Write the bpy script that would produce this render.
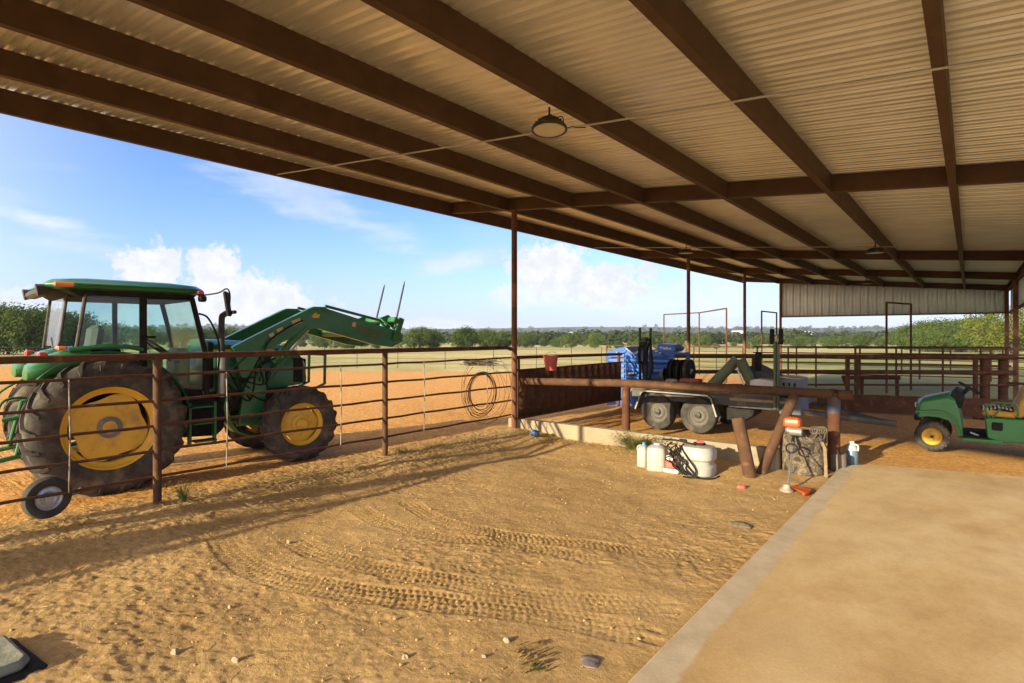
import bpy, bmesh, math, random
import numpy as np
from mathutils import Vector, Matrix

random.seed(7)
rng = np.random.RandomState(11)
R = math.radians
scene = bpy.context.scene
for o in list(bpy.data.objects):
    bpy.data.objects.remove(o)

# ------------------------------------------------------------------ camera
FPX, VX, HY, CAMH = 570.0, 970.0, 335.0, 2.05
YAW = math.atan2(VX - 512, FPX)
SN, CS = math.sin(YAW), math.cos(YAW)
cam = bpy.data.cameras.new("camera")
camo = bpy.data.objects.new("camera", cam)
scene.collection.objects.link(camo)
camo.location = (0, 0, CAMH)
camo.rotation_euler = (R(90), 0, YAW)
cam.sensor_width = 36
cam.lens = 36 * FPX / 1024
cam.shift_y = -(341.5 - HY) / 1024
cam.clip_start = 0.05
cam.clip_end = 12000
scene.camera = camo

# ------------------------------------------------------------------ light
SUNDIR = Vector((0.165, 1.0, -0.262)).normalized()
SUN_EL = math.asin(-SUNDIR.z)
SUN_ROT = math.atan2(-SUNDIR.x, -SUNDIR.y) % (2 * math.pi)
sl = bpy.data.lights.new("sun", 'SUN')
sl.energy = 3.6
sl.angle = R(0.6)
sl.color = (1.0, 0.83, 0.56)
so = bpy.data.objects.new("sun", sl)
so.rotation_euler = SUNDIR.to_track_quat('-Z', 'Y').to_euler()
so.location = (-20, -60, 30)
scene.collection.objects.link(so)
scene.view_settings.view_transform = 'Standard'
scene.view_settings.look = 'None'
scene.view_settings.gamma = 1
scene.view_settings.use_curve_mapping = False
scene.view_settings.exposure = 1.6
SKY_STRENGTH = 0.15

def pixdir(x, y):
    u = (x - 512) / FPX
    return Vector((u * CS - SN, u * SN + CS, (HY - y) / FPX)).normalized()

def build_world():
    w = bpy.data.worlds.new("World")
    scene.world = w
    w.use_nodes = True
    nt = w.node_tree
    N, L = nt.nodes, nt.links
    N.clear()
    out = N.new('ShaderNodeOutputWorld')
    bg = N.new('ShaderNodeBackground')
    sky = N.new('ShaderNodeTexSky')
    sky.sky_type = 'NISHITA'
    sky.sun_disc = False
    sky.sun_elevation = SUN_EL
    sky.sun_rotation = SUN_ROT
    sky.air_density = 1.0
    sky.dust_density = 0.6
    sky.ozone_density = 1.2
    tc = N.new('ShaderNodeTexCoord')
    D = tc.outputs['Generated']

    def math_(op, a, b=None, c=None, clamp=False):
        n = N.new('ShaderNodeMath'); n.operation = op; n.use_clamp = clamp
        for i, q in enumerate((a, b, c)):
            if q is None: continue
            if isinstance(q, (int, float)): n.inputs[i].default_value = q
            else: L.new(q, n.inputs[i])
        return n.outputs[0]

    def dot(v):
        n = N.new('ShaderNodeVectorMath'); n.operation = 'DOT_PRODUCT'
        L.new(D, n.inputs[0]); n.inputs[1].default_value = v
        return n.outputs['Value']

    def noise(scale, detail, stretch=(1, 1, 1), rough=.55, rot=(0, 0, 0)):
        m = N.new('ShaderNodeMapping'); m.inputs['Scale'].default_value = stretch
        m.inputs['Rotation'].default_value = rot
        L.new(D, m.inputs['Vector'])
        n = N.new('ShaderNodeTexNoise'); n.inputs['Scale'].default_value = scale
        n.inputs['Detail'].default_value = detail; n.inputs['Roughness'].default_value = rough
        L.new(m.outputs[0], n.inputs['Vector'])
        return n.outputs['Fac']

    def sstep(v, a, b):
        n = N.new('ShaderNodeMapRange'); n.interpolation_type = 'SMOOTHSTEP'
        L.new(v, n.inputs['Value'])
        n.inputs['From Min'].default_value = a; n.inputs['From Max'].default_value = b
        n.inputs['To Min'].default_value = 0; n.inputs['To Max'].default_value = 1
        return n.outputs[0]

    n1 = noise(14, 6, rough=.6)
    n2 = noise(42, 5, rough=.6)
    n3 = noise(120, 4, rough=.6)
    pert = math_('ADD', math_('MULTIPLY', math_('SUBTRACT', n1, .5), 1.9),
                 math_('ADD', math_('MULTIPLY', math_('SUBTRACT', n2, .5), 1.5), math_('MULTIPLY', math_('SUBTRACT', n3, .5), .7)))
    # cumulus heaps low over the horizon: (azimuth/elevation spots, half sizes in the tangent plane, strength)
    heaps = [(150, 268, 36, 22, 1), (213, 276, 28, 28, 1), (255, 303, 66, 28, .95), (205, 318, 80, 16, .6),
             (548, 268, 38, 26, 1), (592, 286, 50, 22, .95), (560, 292, 66, 14, .7), (10, 300, 40, 14, .5),
             (440, 327, 34, 9, .55), (705, 292, 40, 22, .45), (640, 300, 60, 14, .4), (1300, 250, 120, 60, .8),
             (-300, 240, 130, 60, .8), (-700, 200, 200, 90, .8)]
    mask = None
    for (px, py, a, b, s) in heaps:
        c = pixdir(px, py)
        e1 = Vector((c.y, -c.x, 0)).normalized()
        e2 = e1.cross(c).normalized()
        if e2.z < 0: e2 = -e2
        k = math.hypot(FPX, px - 512) / FPX
        p = math_('DIVIDE', dot(e1), math_('MAXIMUM', dot(c), .02))
        q = math_('DIVIDE', dot(e2), math_('MAXIMUM', dot(c), .02))
        pa = math_('MULTIPLY', p, FPX * k * k / a)
        qb = math_('MULTIPLY', q, FPX * k / b)
        rr = math_('SQRT', math_('ADD', math_('MULTIPLY', pa, pa), math_('MULTIPLY', qb, qb)))
        f = math_('SUBTRACT', 1.25, math_('ADD', rr, pert))
        front = math_('GREATER_THAN', dot(c), .05)
        m = math_('MULTIPLY', math_('MULTIPLY', sstep(f, 0.0, .40), front), s)
        mask = m if mask is None else math_('MAXIMUM', mask, m)
    # drawn-out wisps: (spot, half length, half width, slope, strength)
    wst = noise(9, 7, stretch=(1, 1, 4.5), rough=.6)
    for (px, py, a, b, ang, s) in ((45, 222, 75, 11, 9, .6), (290, 190, 150, 20, 21, .42), (452, 262, 42, 11, -8, .5), (100, 250, 120, 8, 4, .3), (640, 250, 60, 10, 6, .3)):
        c = pixdir(px, py)
        e1 = Vector((c.y, -c.x, 0)).normalized(); e2 = e1.cross(c).normalized()
        if e2.z < 0: e2 = -e2
        ca, sa = math.cos(R(-ang)), math.sin(R(-ang))
        f1 = e1 * ca + e2 * sa; f2 = e2 * ca - e1 * sa
        k = math.hypot(FPX, px - 512) / FPX
        pa = math_('MULTIPLY', math_('DIVIDE', dot(f1), math_('MAXIMUM', dot(c), .02)), FPX * k * k / a)
        qb = math_('MULTIPLY', math_('DIVIDE', dot(f2), math_('MAXIMUM', dot(c), .02)), FPX * k / b)
        rr = math_('SQRT', math_('ADD', math_('MULTIPLY', pa, pa), math_('MULTIPLY', qb, qb)))
        f = math_('SUBTRACT', 1.1, math_('ADD', rr, math_('MULTIPLY', math_('SUBTRACT', wst, .5), 3.2)))
        m = math_('MULTIPLY', math_('MULTIPLY', sstep(f, -.2, 1.1), math_('GREATER_THAN', dot(c), .05)), s)
        mask = math_('MAXIMUM', mask, m)
    # thin high streaks
    st = noise(3.0, 7, stretch=(1.0, 1.0, 5.0), rough=.55, rot=(R(14), R(8), R(10)))
    sep = N.new('ShaderNodeSeparateXYZ'); L.new(D, sep.inputs[0])
    z = sep.outputs['Z']
    cir = math_('MULTIPLY', math_('MULTIPLY', sstep(st, .49, .72), sstep(z, .02, .12)), .62)
    # pale air near the horizon
    hz = math_('MULTIPLY', math_('POWER', math_('SUBTRACT', 1.0, math_('MAXIMUM', math_('MINIMUM', z, 1.0), 0.0)), 9.5), .74)
    def mix(fac, c1, c2):
        n = N.new('ShaderNodeMix'); n.data_type = 'RGBA'
        L.new(fac, n.inputs['Factor'])
        for i, q in ((6, c1), (7, c2)):
            if isinstance(q, tuple): n.inputs[i].default_value = q
            else: L.new(q, n.inputs[i])
        return n.outputs[2]
    hsv = N.new('ShaderNodeHueSaturation'); hsv.inputs['Saturation'].default_value = 1.15
    hsv.inputs['Value'].default_value = .85
    L.new(sky.outputs[0], hsv.inputs['Color'])
    tint = N.new('ShaderNodeMix'); tint.data_type = 'RGBA'; tint.blend_type = 'MULTIPLY'
    tint.inputs['Factor'].default_value = 1.0; tint.inputs[7].default_value = (.40, .505, .99, 1)
    L.new(hsv.outputs[0], tint.inputs[6])
    col = mix(hz, tint.outputs[2], (1.32, 1.51, 2.05, 1))
    col = mix(cir, col, (1.45, 1.68, 2.1, 1))
    shade = mix(sstep(n2, .3, .75), (1.85, 1.93, 2.08, 1), (2.34, 2.34, 2.34, 1))
    col = mix(mask, col, shade)
    # extra brightness added to the unseen sun-side sky behind the camera, as fill light
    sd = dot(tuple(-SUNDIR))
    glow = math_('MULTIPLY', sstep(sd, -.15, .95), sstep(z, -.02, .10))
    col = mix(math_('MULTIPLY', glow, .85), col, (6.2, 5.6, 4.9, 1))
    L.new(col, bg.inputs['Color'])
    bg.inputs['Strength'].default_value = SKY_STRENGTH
    L.new(bg.outputs[0], out.inputs['Surface'])
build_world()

# ------------------------------------------------------------------ mesh helpers
class MB:
    def __init__(s):
        s.v, s.f = [], []
    def add(s, verts, faces, M=None):
        b = len(s.v)
        if M is not None: verts = [M @ Vector(p) for p in verts]
        s.v += [tuple(p) for p in verts]
        s.f += [tuple(b + i for i in f) for f in faces]
        return s
    def box(s, c, size, M=None, ch=0.0):
        x, y, z = size[0] / 2, size[1] / 2, size[2] / 2
        T = Matrix.Translation(c) @ (M if M is not None else Matrix())
        if ch <= 0:
            vs = [(a * x, b * y, d * z) for a in (-1, 1) for b in (-1, 1) for d in (-1, 1)]
            fs = [(0, 1, 3, 2), (4, 6, 7, 5), (0, 4, 5, 1), (2, 3, 7, 6), (0, 2, 6, 4), (1, 5, 7, 3)]
            return s.add(vs, fs, T)
        ch = min(ch, x * .9, y * .9, z * .9)
        vs, idx = [], {}
        for a in (-1, 1):
            for b in (-1, 1):
                for d in (-1, 1):
                    for ax in range(3):
                        p = [a * (x - ch), b * (y - ch), d * (z - ch)]
                        p[ax] += (a, b, d)[ax] * ch
                        idx[(a, b, d, ax)] = len(vs); vs.append(tuple(p))
        fs = []
        for ax in range(3):
            o = [i for i in range(3) if i != ax]
            for sg in (-1, 1):
                q = []
                for (m, n) in ((-1, -1), (1, -1), (1, 1), (-1, 1)):
                    k = [0, 0, 0]; k[ax] = sg; k[o[0]] = m; k[o[1]] = n
                    q.append(idx[(k[0], k[1], k[2], ax)])
                fs.append(tuple(q))
        for ax in range(3):
            o = [i for i in range(3) if i != ax]
            for m in (-1, 1):
                for n in (-1, 1):
                    q = []
                    for (sg, face) in ((-1, o[0]), (1, o[0]), (1, o[1]), (-1, o[1])):
                        k = [0, 0, 0]; k[ax] = sg; k[o[0]] = m; k[o[1]] = n
                        q.append(idx[(k[0], k[1], k[2], face)])
                    fs.append(tuple(q))
        for a in (-1, 1):
            for b in (-1, 1):
                for d in (-1, 1):
                    fs.append(tuple(idx[(a, b, d, ax)] for ax in range(3)))
        return s.add(vs, fs, T)
    def tube(s, pts, r, n=12, closed=False, caps=True):
        pts = [Vector(p) for p in pts]
        m = len(pts)
        rs = r if isinstance(r, (list, tuple)) else [r] * m
        tang = []
        for i in range(m):
            if closed: t = pts[(i + 1) % m] - pts[i - 1]
            else: t = pts[min(i + 1, m - 1)] - pts[max(i - 1, 0)]
            tang.append(t.normalized() if t.length > 1e-9 else Vector((0, 0, 1)))
        up = Vector((0, 0, 1)) if abs(tang[0].z) < .9 else Vector((1, 0, 0))
        nrm = (up - tang[0] * up.dot(tang[0])).normalized()
        vs, fs = [], []
        for i in range(m):
            nrm = (nrm - tang[i] * nrm.dot(tang[i]))
            nrm = nrm.normalized() if nrm.length > 1e-6 else tang[i].orthogonal().normalized()
            bn = tang[i].cross(nrm)
            for k in range(n):
                a = 2 * math.pi * k / n
                vs.append(pts[i] + (nrm * math.cos(a) + bn * math.sin(a)) * rs[i])
        for i in range(m if closed else m - 1):
            j = (i + 1) % m
            for k in range(n):
                fs.append((i * n + k, i * n + (k + 1) % n, j * n + (k + 1) % n, j * n + k))
        if caps and not closed:
            fs.append(tuple(range(n - 1, -1, -1)))
            fs.append(tuple(range((m - 1) * n, m * n)))
        return s.add(vs, fs)
    def lathe(s, prof, n=32, M=None, closed=True):
        """prof: (radius, height) pairs, spun about local Z."""
        vs, fs = [], []
        for (r, h) in prof:
            for k in range(n):
                a = 2 * math.pi * k / n
                vs.append((r * math.cos(a), r * math.sin(a), h))
        for i in range(len(prof) - 1):
            for k in range(n):
                fs.append((i * n + k, i * n + (k + 1) % n, (i + 1) * n + (k + 1) % n, (i + 1) * n + k))
        if closed:
            if prof[0][0] > 1e-6: fs.append(tuple(range(n - 1, -1, -1)))
            if prof[-1][0] > 1e-6: fs.append(tuple(range((len(prof) - 1) * n, len(prof) * n)))
        return s.add(vs, fs, M)
    def prism(s, outline, lo, hi, axis='x'):
        """outline in the other two axes (in x,y,z order), pushed from lo to hi along axis."""
        n = len(outline)
        def p(a, b, t):
            return {'x': (t, a, b), 'y': (a, t, b), 'z': (a, b, t)}[axis]
        vs = [p(a, b, lo) for a, b in outline] + [p(a, b, hi) for a, b in outline]
        fs = [tuple(range(n)), tuple(range(2 * n - 1, n - 1, -1))]
        fs += [(i, (i + 1) % n, n + (i + 1) % n, n + i) for i in range(n)]
        return s.add(vs, fs)
    def loft(s, rings, caps=True):
        n = len(rings[0]); vs = [p for r in rings for p in r]; fs = []
        for i in range(len(rings) - 1):
            for k in range(n):
                fs.append((i * n + k, i * n + (k + 1) % n, (i + 1) * n + (k + 1) % n, (i + 1) * n + k))
        if caps:
            fs.append(tuple(range(n - 1, -1, -1)))
            fs.append(tuple(range((len(rings) - 1) * n, len(rings) * n)))
        return s.add(vs, fs)
    def sheet(s, grid):
        h, w = len(grid), len(grid[0])
        return s.add([p for r in grid for p in r],
                     [(i * w + j, i * w + j + 1, (i + 1) * w + j + 1, (i + 1) * w + j) for i in range(h - 1) for j in range(w - 1)])
    def build(s, name, mat, parent=None, org=None, world=True, bevel=0, sub=0, solid=0, recalc=True, angle=32):
        """verts are in world space unless world=False; they are stored relative to the parent or org."""
        me = bpy.data.meshes.new(name)
        M = None
        if parent is not None and world: M = FRAME[parent.name].inverted()
        elif org is not None: M = Matrix.Translation(-Vector(org))
        vs = [M @ Vector(p) for p in s.v] if M is not None else s.v
        me.from_pydata([tuple(p) for p in vs], [], s.f)
        if recalc:
            bm = bmesh.new(); bm.from_mesh(me)
            bmesh.ops.recalc_face_normals(bm, faces=bm.faces)
            bm.to_mesh(me); bm.free()
        me.shade_smooth()
        me.set_sharp_from_angle(angle=R(angle))
        me.materials.append(mat)
        o = bpy.data.objects.new(name, me)
        scene.collection.objects.link(o)
        if parent is not None:
            o.parent = parent
            FRAME[o.name] = FRAME[parent.name]
        elif org is not None:
            o.location = org
            FRAME[o.name] = Matrix.Translation(org)
        else: FRAME[o.name] = Matrix()
        if solid:
            m = o.modifiers.new("solid", 'SOLIDIFY'); m.thickness = solid; m.offset = 0
        if bevel:
            m = o.modifiers.new("bevel", 'BEVEL'); m.width = bevel; m.segments = 2; m.limit_method = 'ANGLE'; m.angle_limit = R(40)
        if sub:
            m = o.modifiers.new("sub", 'SUBSURF'); m.levels = sub; m.render_levels = sub
        return o

FRAME = {}
def tag(o, label=None, cat=None, group=None, kind=None):
    if label: o['label'] = label
    if cat: o['category'] = cat
    if group: o['group'] = group
    if kind: o['kind'] = kind
    return o
def thing(name, label, cat, loc=(0, 0, 0), rz=0, group=None):
    o = bpy.data.objects.new(name, None)
    o.empty_display_size = .2
    scene.collection.objects.link(o)
    o.location = loc; o.rotation_euler = (0, 0, rz)
    FRAME[o.name] = Matrix.Translation(loc) @ Matrix.Rotation(rz, 4, 'Z')
    return tag(o, label, cat, group)
def kids(o):
    return [c for c in bpy.data.objects if c.parent == o]
def dup(root, loc, rz, label=None, scale=1.0):
    tree = [(root, None)]
    new = root.copy(); scene.collection.objects.link(new)
    new.location = loc; new.rotation_euler = (0, 0, rz); new.scale = (scale,) * 3
    if label: new['label'] = label
    for ch in kids(root):
        c = ch.copy(); scene.collection.objects.link(c); c.parent = new
        for g in kids(ch):
            d = g.copy(); scene.collection.objects.link(d); d.parent = c
    return new
def dup_part(part, parent, M):
    c = part.copy(); scene.collection.objects.link(c); c.parent = parent
    c.matrix_local = M @ part.matrix_local
    for g in kids(part):
        d = g.copy(); scene.collection.objects.link(d); d.parent = c
    return c
RX = lambda a: Matrix.Rotation(R(a), 4, 'X')
RY = lambda a: Matrix.Rotation(R(a), 4, 'Y')
RZ = lambda a: Matrix.Rotation(R(a), 4, 'Z')
TR = lambda *p: Matrix.Translation(p)
ALONG_X = RY(90)      # lathe axis to +X
def smooth_path(pts, k=8):
    pts = [Vector(p) for p in pts]; out = []
    for i in range(len(pts) - 1):
        p0, p1, p2, p3 = pts[max(i - 1, 0)], pts[i], pts[i + 1], pts[min(i + 2, len(pts) - 1)]
        for j in range(k):
            t = j / k
            out.append(.5 * ((2 * p1) + (p2 - p0) * t + (2 * p0 - 5 * p1 + 4 * p2 - p3) * t * t + (3 * p1 - p0 - 3 * p2 + p3) * t ** 3))
    return out + [pts[-1]]

# ------------------------------------------------------------------ materials
def pm(name, c1, c2=None, scale=6.0, rough=.6, metal=0.0, bump=0.0, bscale=40.0, lo=.35, hi=.65, c3=None, s3=1.5, f3=(.55, .75),
       spec=.5, stretch=(1, 1, 1), coat=0.0, rough2=None):
    m = bpy.data.materials.new(name); m.use_nodes = True
    nt = m.node_tree; N, L = nt.nodes, nt.links
    b = N['Principled BSDF']
    b.inputs['Roughness'].default_value = rough; b.inputs['Metallic'].default_value = metal
    b.inputs['Specular IOR Level'].default_value = spec
    b.inputs['Coat Weight'].default_value = coat
    tc = N.new('ShaderNodeTexCoord'); mp = N.new('ShaderNodeMapping'); mp.inputs['Scale'].default_value = stretch
    L.new(tc.outputs['Object'], mp.inputs['Vector'])
    def nz(sc, det=5):
        n = N.new('ShaderNodeTexNoise'); n.inputs['Scale'].default_value = sc; n.inputs['Detail'].default_value = det
        n.inputs['Roughness'].default_value = .6
        L.new(mp.outputs[0], n.inputs['Vector']); return n.outputs['Fac']
    def mr(v, a, bb, lo_=0, hi_=1):
        n = N.new('ShaderNodeMapRange'); n.interpolation_type = 'SMOOTHSTEP'
        n.inputs['From Min'].default_value = a; n.inputs['From Max'].default_value = bb
        n.inputs['To Min'].default_value = lo_; n.inputs['To Max'].default_value = hi_
        L.new(v, n.inputs['Value']); return n.outputs[0]
    def mix(f, a, bb):
        n = N.new('ShaderNodeMix'); n.data_type = 'RGBA'; L.new(f, n.inputs['Factor'])
        for i, q in ((6, a), (7, bb)):
            if isinstance(q, (tuple, list)): n.inputs[i].default_value = (*q[:3], 1)
            else: L.new(q, n.inputs[i])
        return n.outputs[2]
    if c2 is None:
        c2 = tuple(x * .82 for x in c1)
    f = mr(nz(scale), lo, hi)
    col = mix(f, c1, c2)
    if rough2 is not None: L.new(mr(nz(scale * 1.3), .35, .65, rough, rough2), b.inputs['Roughness'])
    if c3 is not None:
        col = mix(mr(nz(s3, 6), f3[0], f3[1]), col, c3)
    L.new(col, b.inputs['Base Color'])
    if bump:
        bn = N.new('ShaderNodeBump'); bn.inputs['Strength'].default_value = bump; bn.inputs['Distance'].default_value = .02
        L.new(nz(bscale, 6), bn.inputs['Height']); L.new(bn.outputs[0], b.inputs['Normal'])
    return m

M_purlin = pm('purlin_paint', (.072, .037, .021), (.09, .048, .028), 3, .62, 0, .05, 30, c3=(.12, .068, .04), s3=2.2, f3=(.6, .8), spec=.2)
M_rust = pm('rusty_pipe', (.105, .056, .031), (.076, .040, .023), 5, .85, 0, .25, 60, c3=(.19, .10, .05), s3=7, f3=(.54, .76), spec=.2)
M_rustdark = pm('dark_rusty_pipe', (.105, .046, .023), (.075, .032, .018), 5, .75, 0, .2, 60, c3=(.21, .09, .045), s3=6, f3=(.55, .75), spec=.2)
M_column = pm('column_paint', (.10, .045, .026), (.14, .062, .032), 4, .7, 0, .15, 60, c3=(.24, .105, .045), s3=3, f3=(.52, .7), spec=.2)
M_sheet = pm('galvanised_sheet', (.74, .73, .70), (.66, .65, .62), 1.2, .30, .55, 0, 20, rough2=.42, c3=(.58, .55, .50), s3=.6, f3=(.58, .78))
M_wall = pm('wall_sheet', (.74, .81, .90), (.67, .74, .83), 1.2, .5, .1, 0, 20, c3=(.58, .62, .66), s3=.8, f3=(.6, .8))
M_stay = pm('galvanised_rod', (.30, .28, .25), (.17, .12, .08), 9, .5, .5)
M_conduit = pm('grey_conduit', (.45, .44, .42), (.36, .35, .33), 4, .45, .3)
M_black = pm('black_plastic', (.014, .014, .014), (.024, .023, .021), 8, .7, spec=.12)
M_iron = pm('dark_iron', (.035, .033, .03), (.07, .06, .05), 7, .6, .4, .1, 60, c3=(.14, .10, .065), s3=4, f3=(.55, .75))
M_rubber = pm('tyre_rubber', (.042, .040, .037), (.075, .069, .060), 7, .82, 0, .15, 60, c3=(.19, .155, .11), s3=3.0, f3=(.48, .76), spec=.2)
M_greyrubber = pm('dusty_tyre', (.036, .035, .031), (.06, .056, .049), 7, .9, 0, .2, 60, spec=.2, c3=(.12, .10, .075), s3=4, f3=(.52, .76))
M_green = pm('tractor_green', (.016, .125, .038), (.02, .145, .046), 4, .34, 0, .02, 60, coat=.25, c3=(.075, .105, .05), s3=3.2, f3=(.58, .86))
M_greend = pm('dusty_green', (.02, .135, .04), (.026, .15, .048), 4, .42, 0, .02, 60, c3=(.10, .12, .055), s3=3.5, f3=(.52, .82))
M_yellow = pm('wheel_yellow', (.72, .46, .045), (.66, .41, .04), 4, .5, 0, .05, 60, c3=(.40, .24, .07), s3=4, f3=(.52, .8))
M_grey = pm('grey_metal', (.23, .23, .225), (.17, .168, .16), 5, .5, .3)
M_silver = pm('bare_metal', (.52, .51, .49), (.40, .38, .35), 6, .4, .6)
M_amber = pm('amber_lens', (.85, .24, .02), (.75, .2, .02), 8, .2, coat=.5)
M_red = pm('red_lens', (.55, .03, .02), (.45, .02, .02), 8, .25, coat=.4)
M_blue = pm('chute_blue', (.008, .085, .36), (.01, .095, .40), 4, .4, 0, .02, 50, coat=.15, c3=(.05, .10, .25), s3=4, f3=(.62, .88))
M_white = pm('white_plastic', (.58, .58, .54), (.50, .49, .45), 4, .45, 0, 0, c3=(.50, .42, .30), s3=5, f3=(.56, .8))
M_concrete = pm('pale_concrete', (.29, .245, .165), (.235, .195, .13), 3, .9, 0, .25, 40, c3=(.36, .27, .17), s3=1.6, f3=(.5, .75))
M_orange = pm('orange_plastic', (.52, .085, .012), (.42, .065, .01), 8, .4)
M_seat = pm('yellow_vinyl', (.52, .27, .035), (.44, .22, .03), 5, .5, c3=(.33, .2, .08), s3=6, f3=(.55, .8))
M_tan = pm('tan_strap', (.24, .175, .09), (.18, .13, .07), 20, .85)
M_olive = pm('olive_paint', (.105, .135, .06), (.08, .105, .048), 5, .6, 0, .1, 60, c3=(.16, .14, .09), s3=4, f3=(.55, .8))
M_wood = pm('weathered_wood', (.20, .145, .09), (.13, .095, .06), 6, .85, stretch=(1, 6, 1))
M_paleblock = pm('pale_block', (.23, .24, .18), (.16, .17, .13), 9, .85, 0, .3, 50, c3=(.36, .34, .26), s3=6, f3=(.5, .7))
M_redb = pm('faded_red_plastic', (.55, .11, .08), (.47, .085, .065), 6, .5)
M_skin = M_tan

def glassmat(name, tint, alpha=.75, rough=.03):
    m = bpy.data.materials.new(name); m.use_nodes = True
    nt = m.node_tree; N, L = nt.nodes, nt.links; N.clear()
    o = N.new('ShaderNodeOutputMaterial'); t = N.new('ShaderNodeBsdfTransparent'); t.inputs[0].default_value = (*tint, 1)
    g = N.new('ShaderNodeBsdfGlossy'); g.inputs['Roughness'].default_value = rough
    fr = N.new('ShaderNodeFresnel'); fr.inputs['IOR'].default_value = 1.5
    d = N.new('ShaderNodeBsdfDiffuse'); d.inputs[0].default_value = (.45, .42, .36, 1)
    nz = N.new('ShaderNodeTexNoise'); nz.inputs['Scale'].default_value = 3.5; nz.inputs['Detail'].default_value = 6
    tc = N.new('ShaderNodeTexCoord'); L.new(tc.outputs['Object'], nz.inputs['Vector'])
    mr = N.new('ShaderNodeMapRange'); mr.inputs['From Min'].default_value = .4; mr.inputs['From Max'].default_value = .8
    mr.inputs['To Min'].default_value = .03; mr.inputs['To Max'].default_value = .16
    L.new(nz.outputs['Fac'], mr.inputs['Value'])
    m1 = N.new('ShaderNodeMixShader'); m2 = N.new('ShaderNodeMixShader')
    L.new(mr.outputs[0], m1.inputs[0]); L.new(t.outputs[0], m1.inputs[1]); L.new(d.outputs[0], m1.inputs[2])
    L.new(fr.outputs[0], m2.inputs[0]); L.new(m1.outputs[0], m2.inputs[1]); L.new(g.outputs[0], m2.inputs[2])
    L.new(m2.outputs[0], o.inputs[0])
    return m
M_glass = glassmat('tinted_cab_glass', (.70, .90, .88))

def jugmat(name, c, trans=.5):
    m = pm(name, c, tuple(x * .85 for x in c), 6, .35)
    b = m.node_tree.nodes['Principled BSDF']
    b.inputs['Subsurface Weight'].default_value = .25
    b.inputs['Subsurface Radius'].default_value = (.03, .03, .03)
    return m
M_jug = jugmat('milky_plastic', (.37, .37, .335))
M_bluejug = jugmat('blue_fluid_jug', (.11, .17, .22))

def camomat():
    m = bpy.data.materials.new('camouflage_cloth'); m.use_nodes = True
    nt = m.node_tree; N, L = nt.nodes, nt.links; b = N['Principled BSDF']; b.inputs['Roughness'].default_value = .85
    tc = N.new('ShaderNodeTexCoord')
    n = N.new('ShaderNodeTexNoise'); n.inputs['Scale'].default_value = 7; n.inputs['Detail'].default_value = 3; n.inputs['Distortion'].default_value = 1.2
    L.new(tc.outputs['Object'], n.inputs['Vector'])
    r = N.new('ShaderNodeValToRGB'); r.color_ramp.interpolation = 'CONSTANT'
    e = r.color_ramp.elements
    e[0].position = 0; e[0].color = (.03, .026, .02, 1)
    e[1].position = .40; e[1].color = (.12, .09, .055, 1)
    for p, c in ((.47, (.06, .05, .034, 1)), (.53, (.18, .14, .09, 1)), (.60, (.085, .075, .045, 1)), (.66, (.25, .20, .13, 1))):
        q = e.new(p); q.color = c
    L.new(n.outputs['Fac'], r.inputs[0]); L.new(r.outputs[0], b.inputs['Base Color'])
    return m
M_camo = camomat()

def stripemat():
    m = bpy.data.materials.new('striped_cloth'); m.use_nodes = True
    nt = m.node_tree; N, L = nt.nodes, nt.links; b = N['Principled BSDF']; b.inputs['Roughness'].default_value = .9
    tc = N.new('ShaderNodeTexCoord'); w = N.new('ShaderNodeTexWave'); w.inputs['Scale'].default_value = 6.5
    w.inputs['Distortion'].default_value = .6; L.new(tc.outputs['Object'], w.inputs['Vector'])
    r = N.new('ShaderNodeValToRGB'); r.color_ramp.elements[0].position = .45; r.color_ramp.elements[1].position = .55
    r.color_ramp.elements[0].color = (.02, .018, .018, 1); r.color_ramp.elements[1].color = (.5, .45, .38, 1)
    L.new(w.outputs['Fac'], r.inputs[0]); L.new(r.outputs[0], b.inputs['Base Color'])
    return m
M_stripe = stripemat()

def leafmat(name, dark, light, scale=.9):
    m = bpy.data.materials.new(name); m.use_nodes = True
    nt = m.node_tree; N, L = nt.nodes, nt.links; N.clear()
    o = N.new('ShaderNodeOutputMaterial'); d = N.new('ShaderNodeBsdfDiffuse'); t = N.new('ShaderNodeBsdfTranslucent')
    tc = N.new('ShaderNodeTexCoord'); n = N.new('ShaderNodeTexNoise'); n.inputs['Scale'].default_value = scale; n.inputs['Detail'].default_value = 4
    L.new(tc.outputs['Object'], n.inputs['Vector'])
    oi = N.new('ShaderNodeObjectInfo')
    r = N.new('ShaderNodeValToRGB'); r.color_ramp.elements[0].position = .32; r.color_ramp.elements[1].position = .68
    r.color_ramp.elements[0].color = (*dark, 1); r.color_ramp.elements[1].color = (*light, 1)
    L.new(n.outputs['Fac'], r.inputs[0])
    h = N.new('ShaderNodeHueSaturation'); L.new(r.outputs[0], h.inputs['Color'])
    mr = N.new('ShaderNodeMapRange'); mr.inputs['To Min'].default_value = .75; mr.inputs['To Max'].default_value = 1.25
    L.new(oi.outputs['Random'], mr.inputs['Value']); L.new(mr.outputs[0], h.inputs['Value'])
    L.new(h.outputs[0], d.inputs[0]); L.new(h.outputs[0], t.inputs[0])
    mx = N.new('ShaderNodeMixShader'); mx.inputs[0].default_value = .3
    L.new(d.outputs[0], mx.inputs[1]); L.new(t.outputs[0], mx.inputs[2]); L.new(mx.outputs[0], o.inputs[0])
    return m
M_leaf = leafmat('tree_leaves', (.040, .074, .018), (.115, .158, .036))
M_leaf2 = leafmat('yellowing_leaves', (.06, .085, .018), (.16, .175, .036))
M_farleaf = leafmat('far_wood_leaves', (.03, .052, .016), (.085, .11, .03), .02)
M_bark = pm('bark', (.10, .075, .05), (.06, .045, .03), 6, .9, 0, .5, 20)
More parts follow.
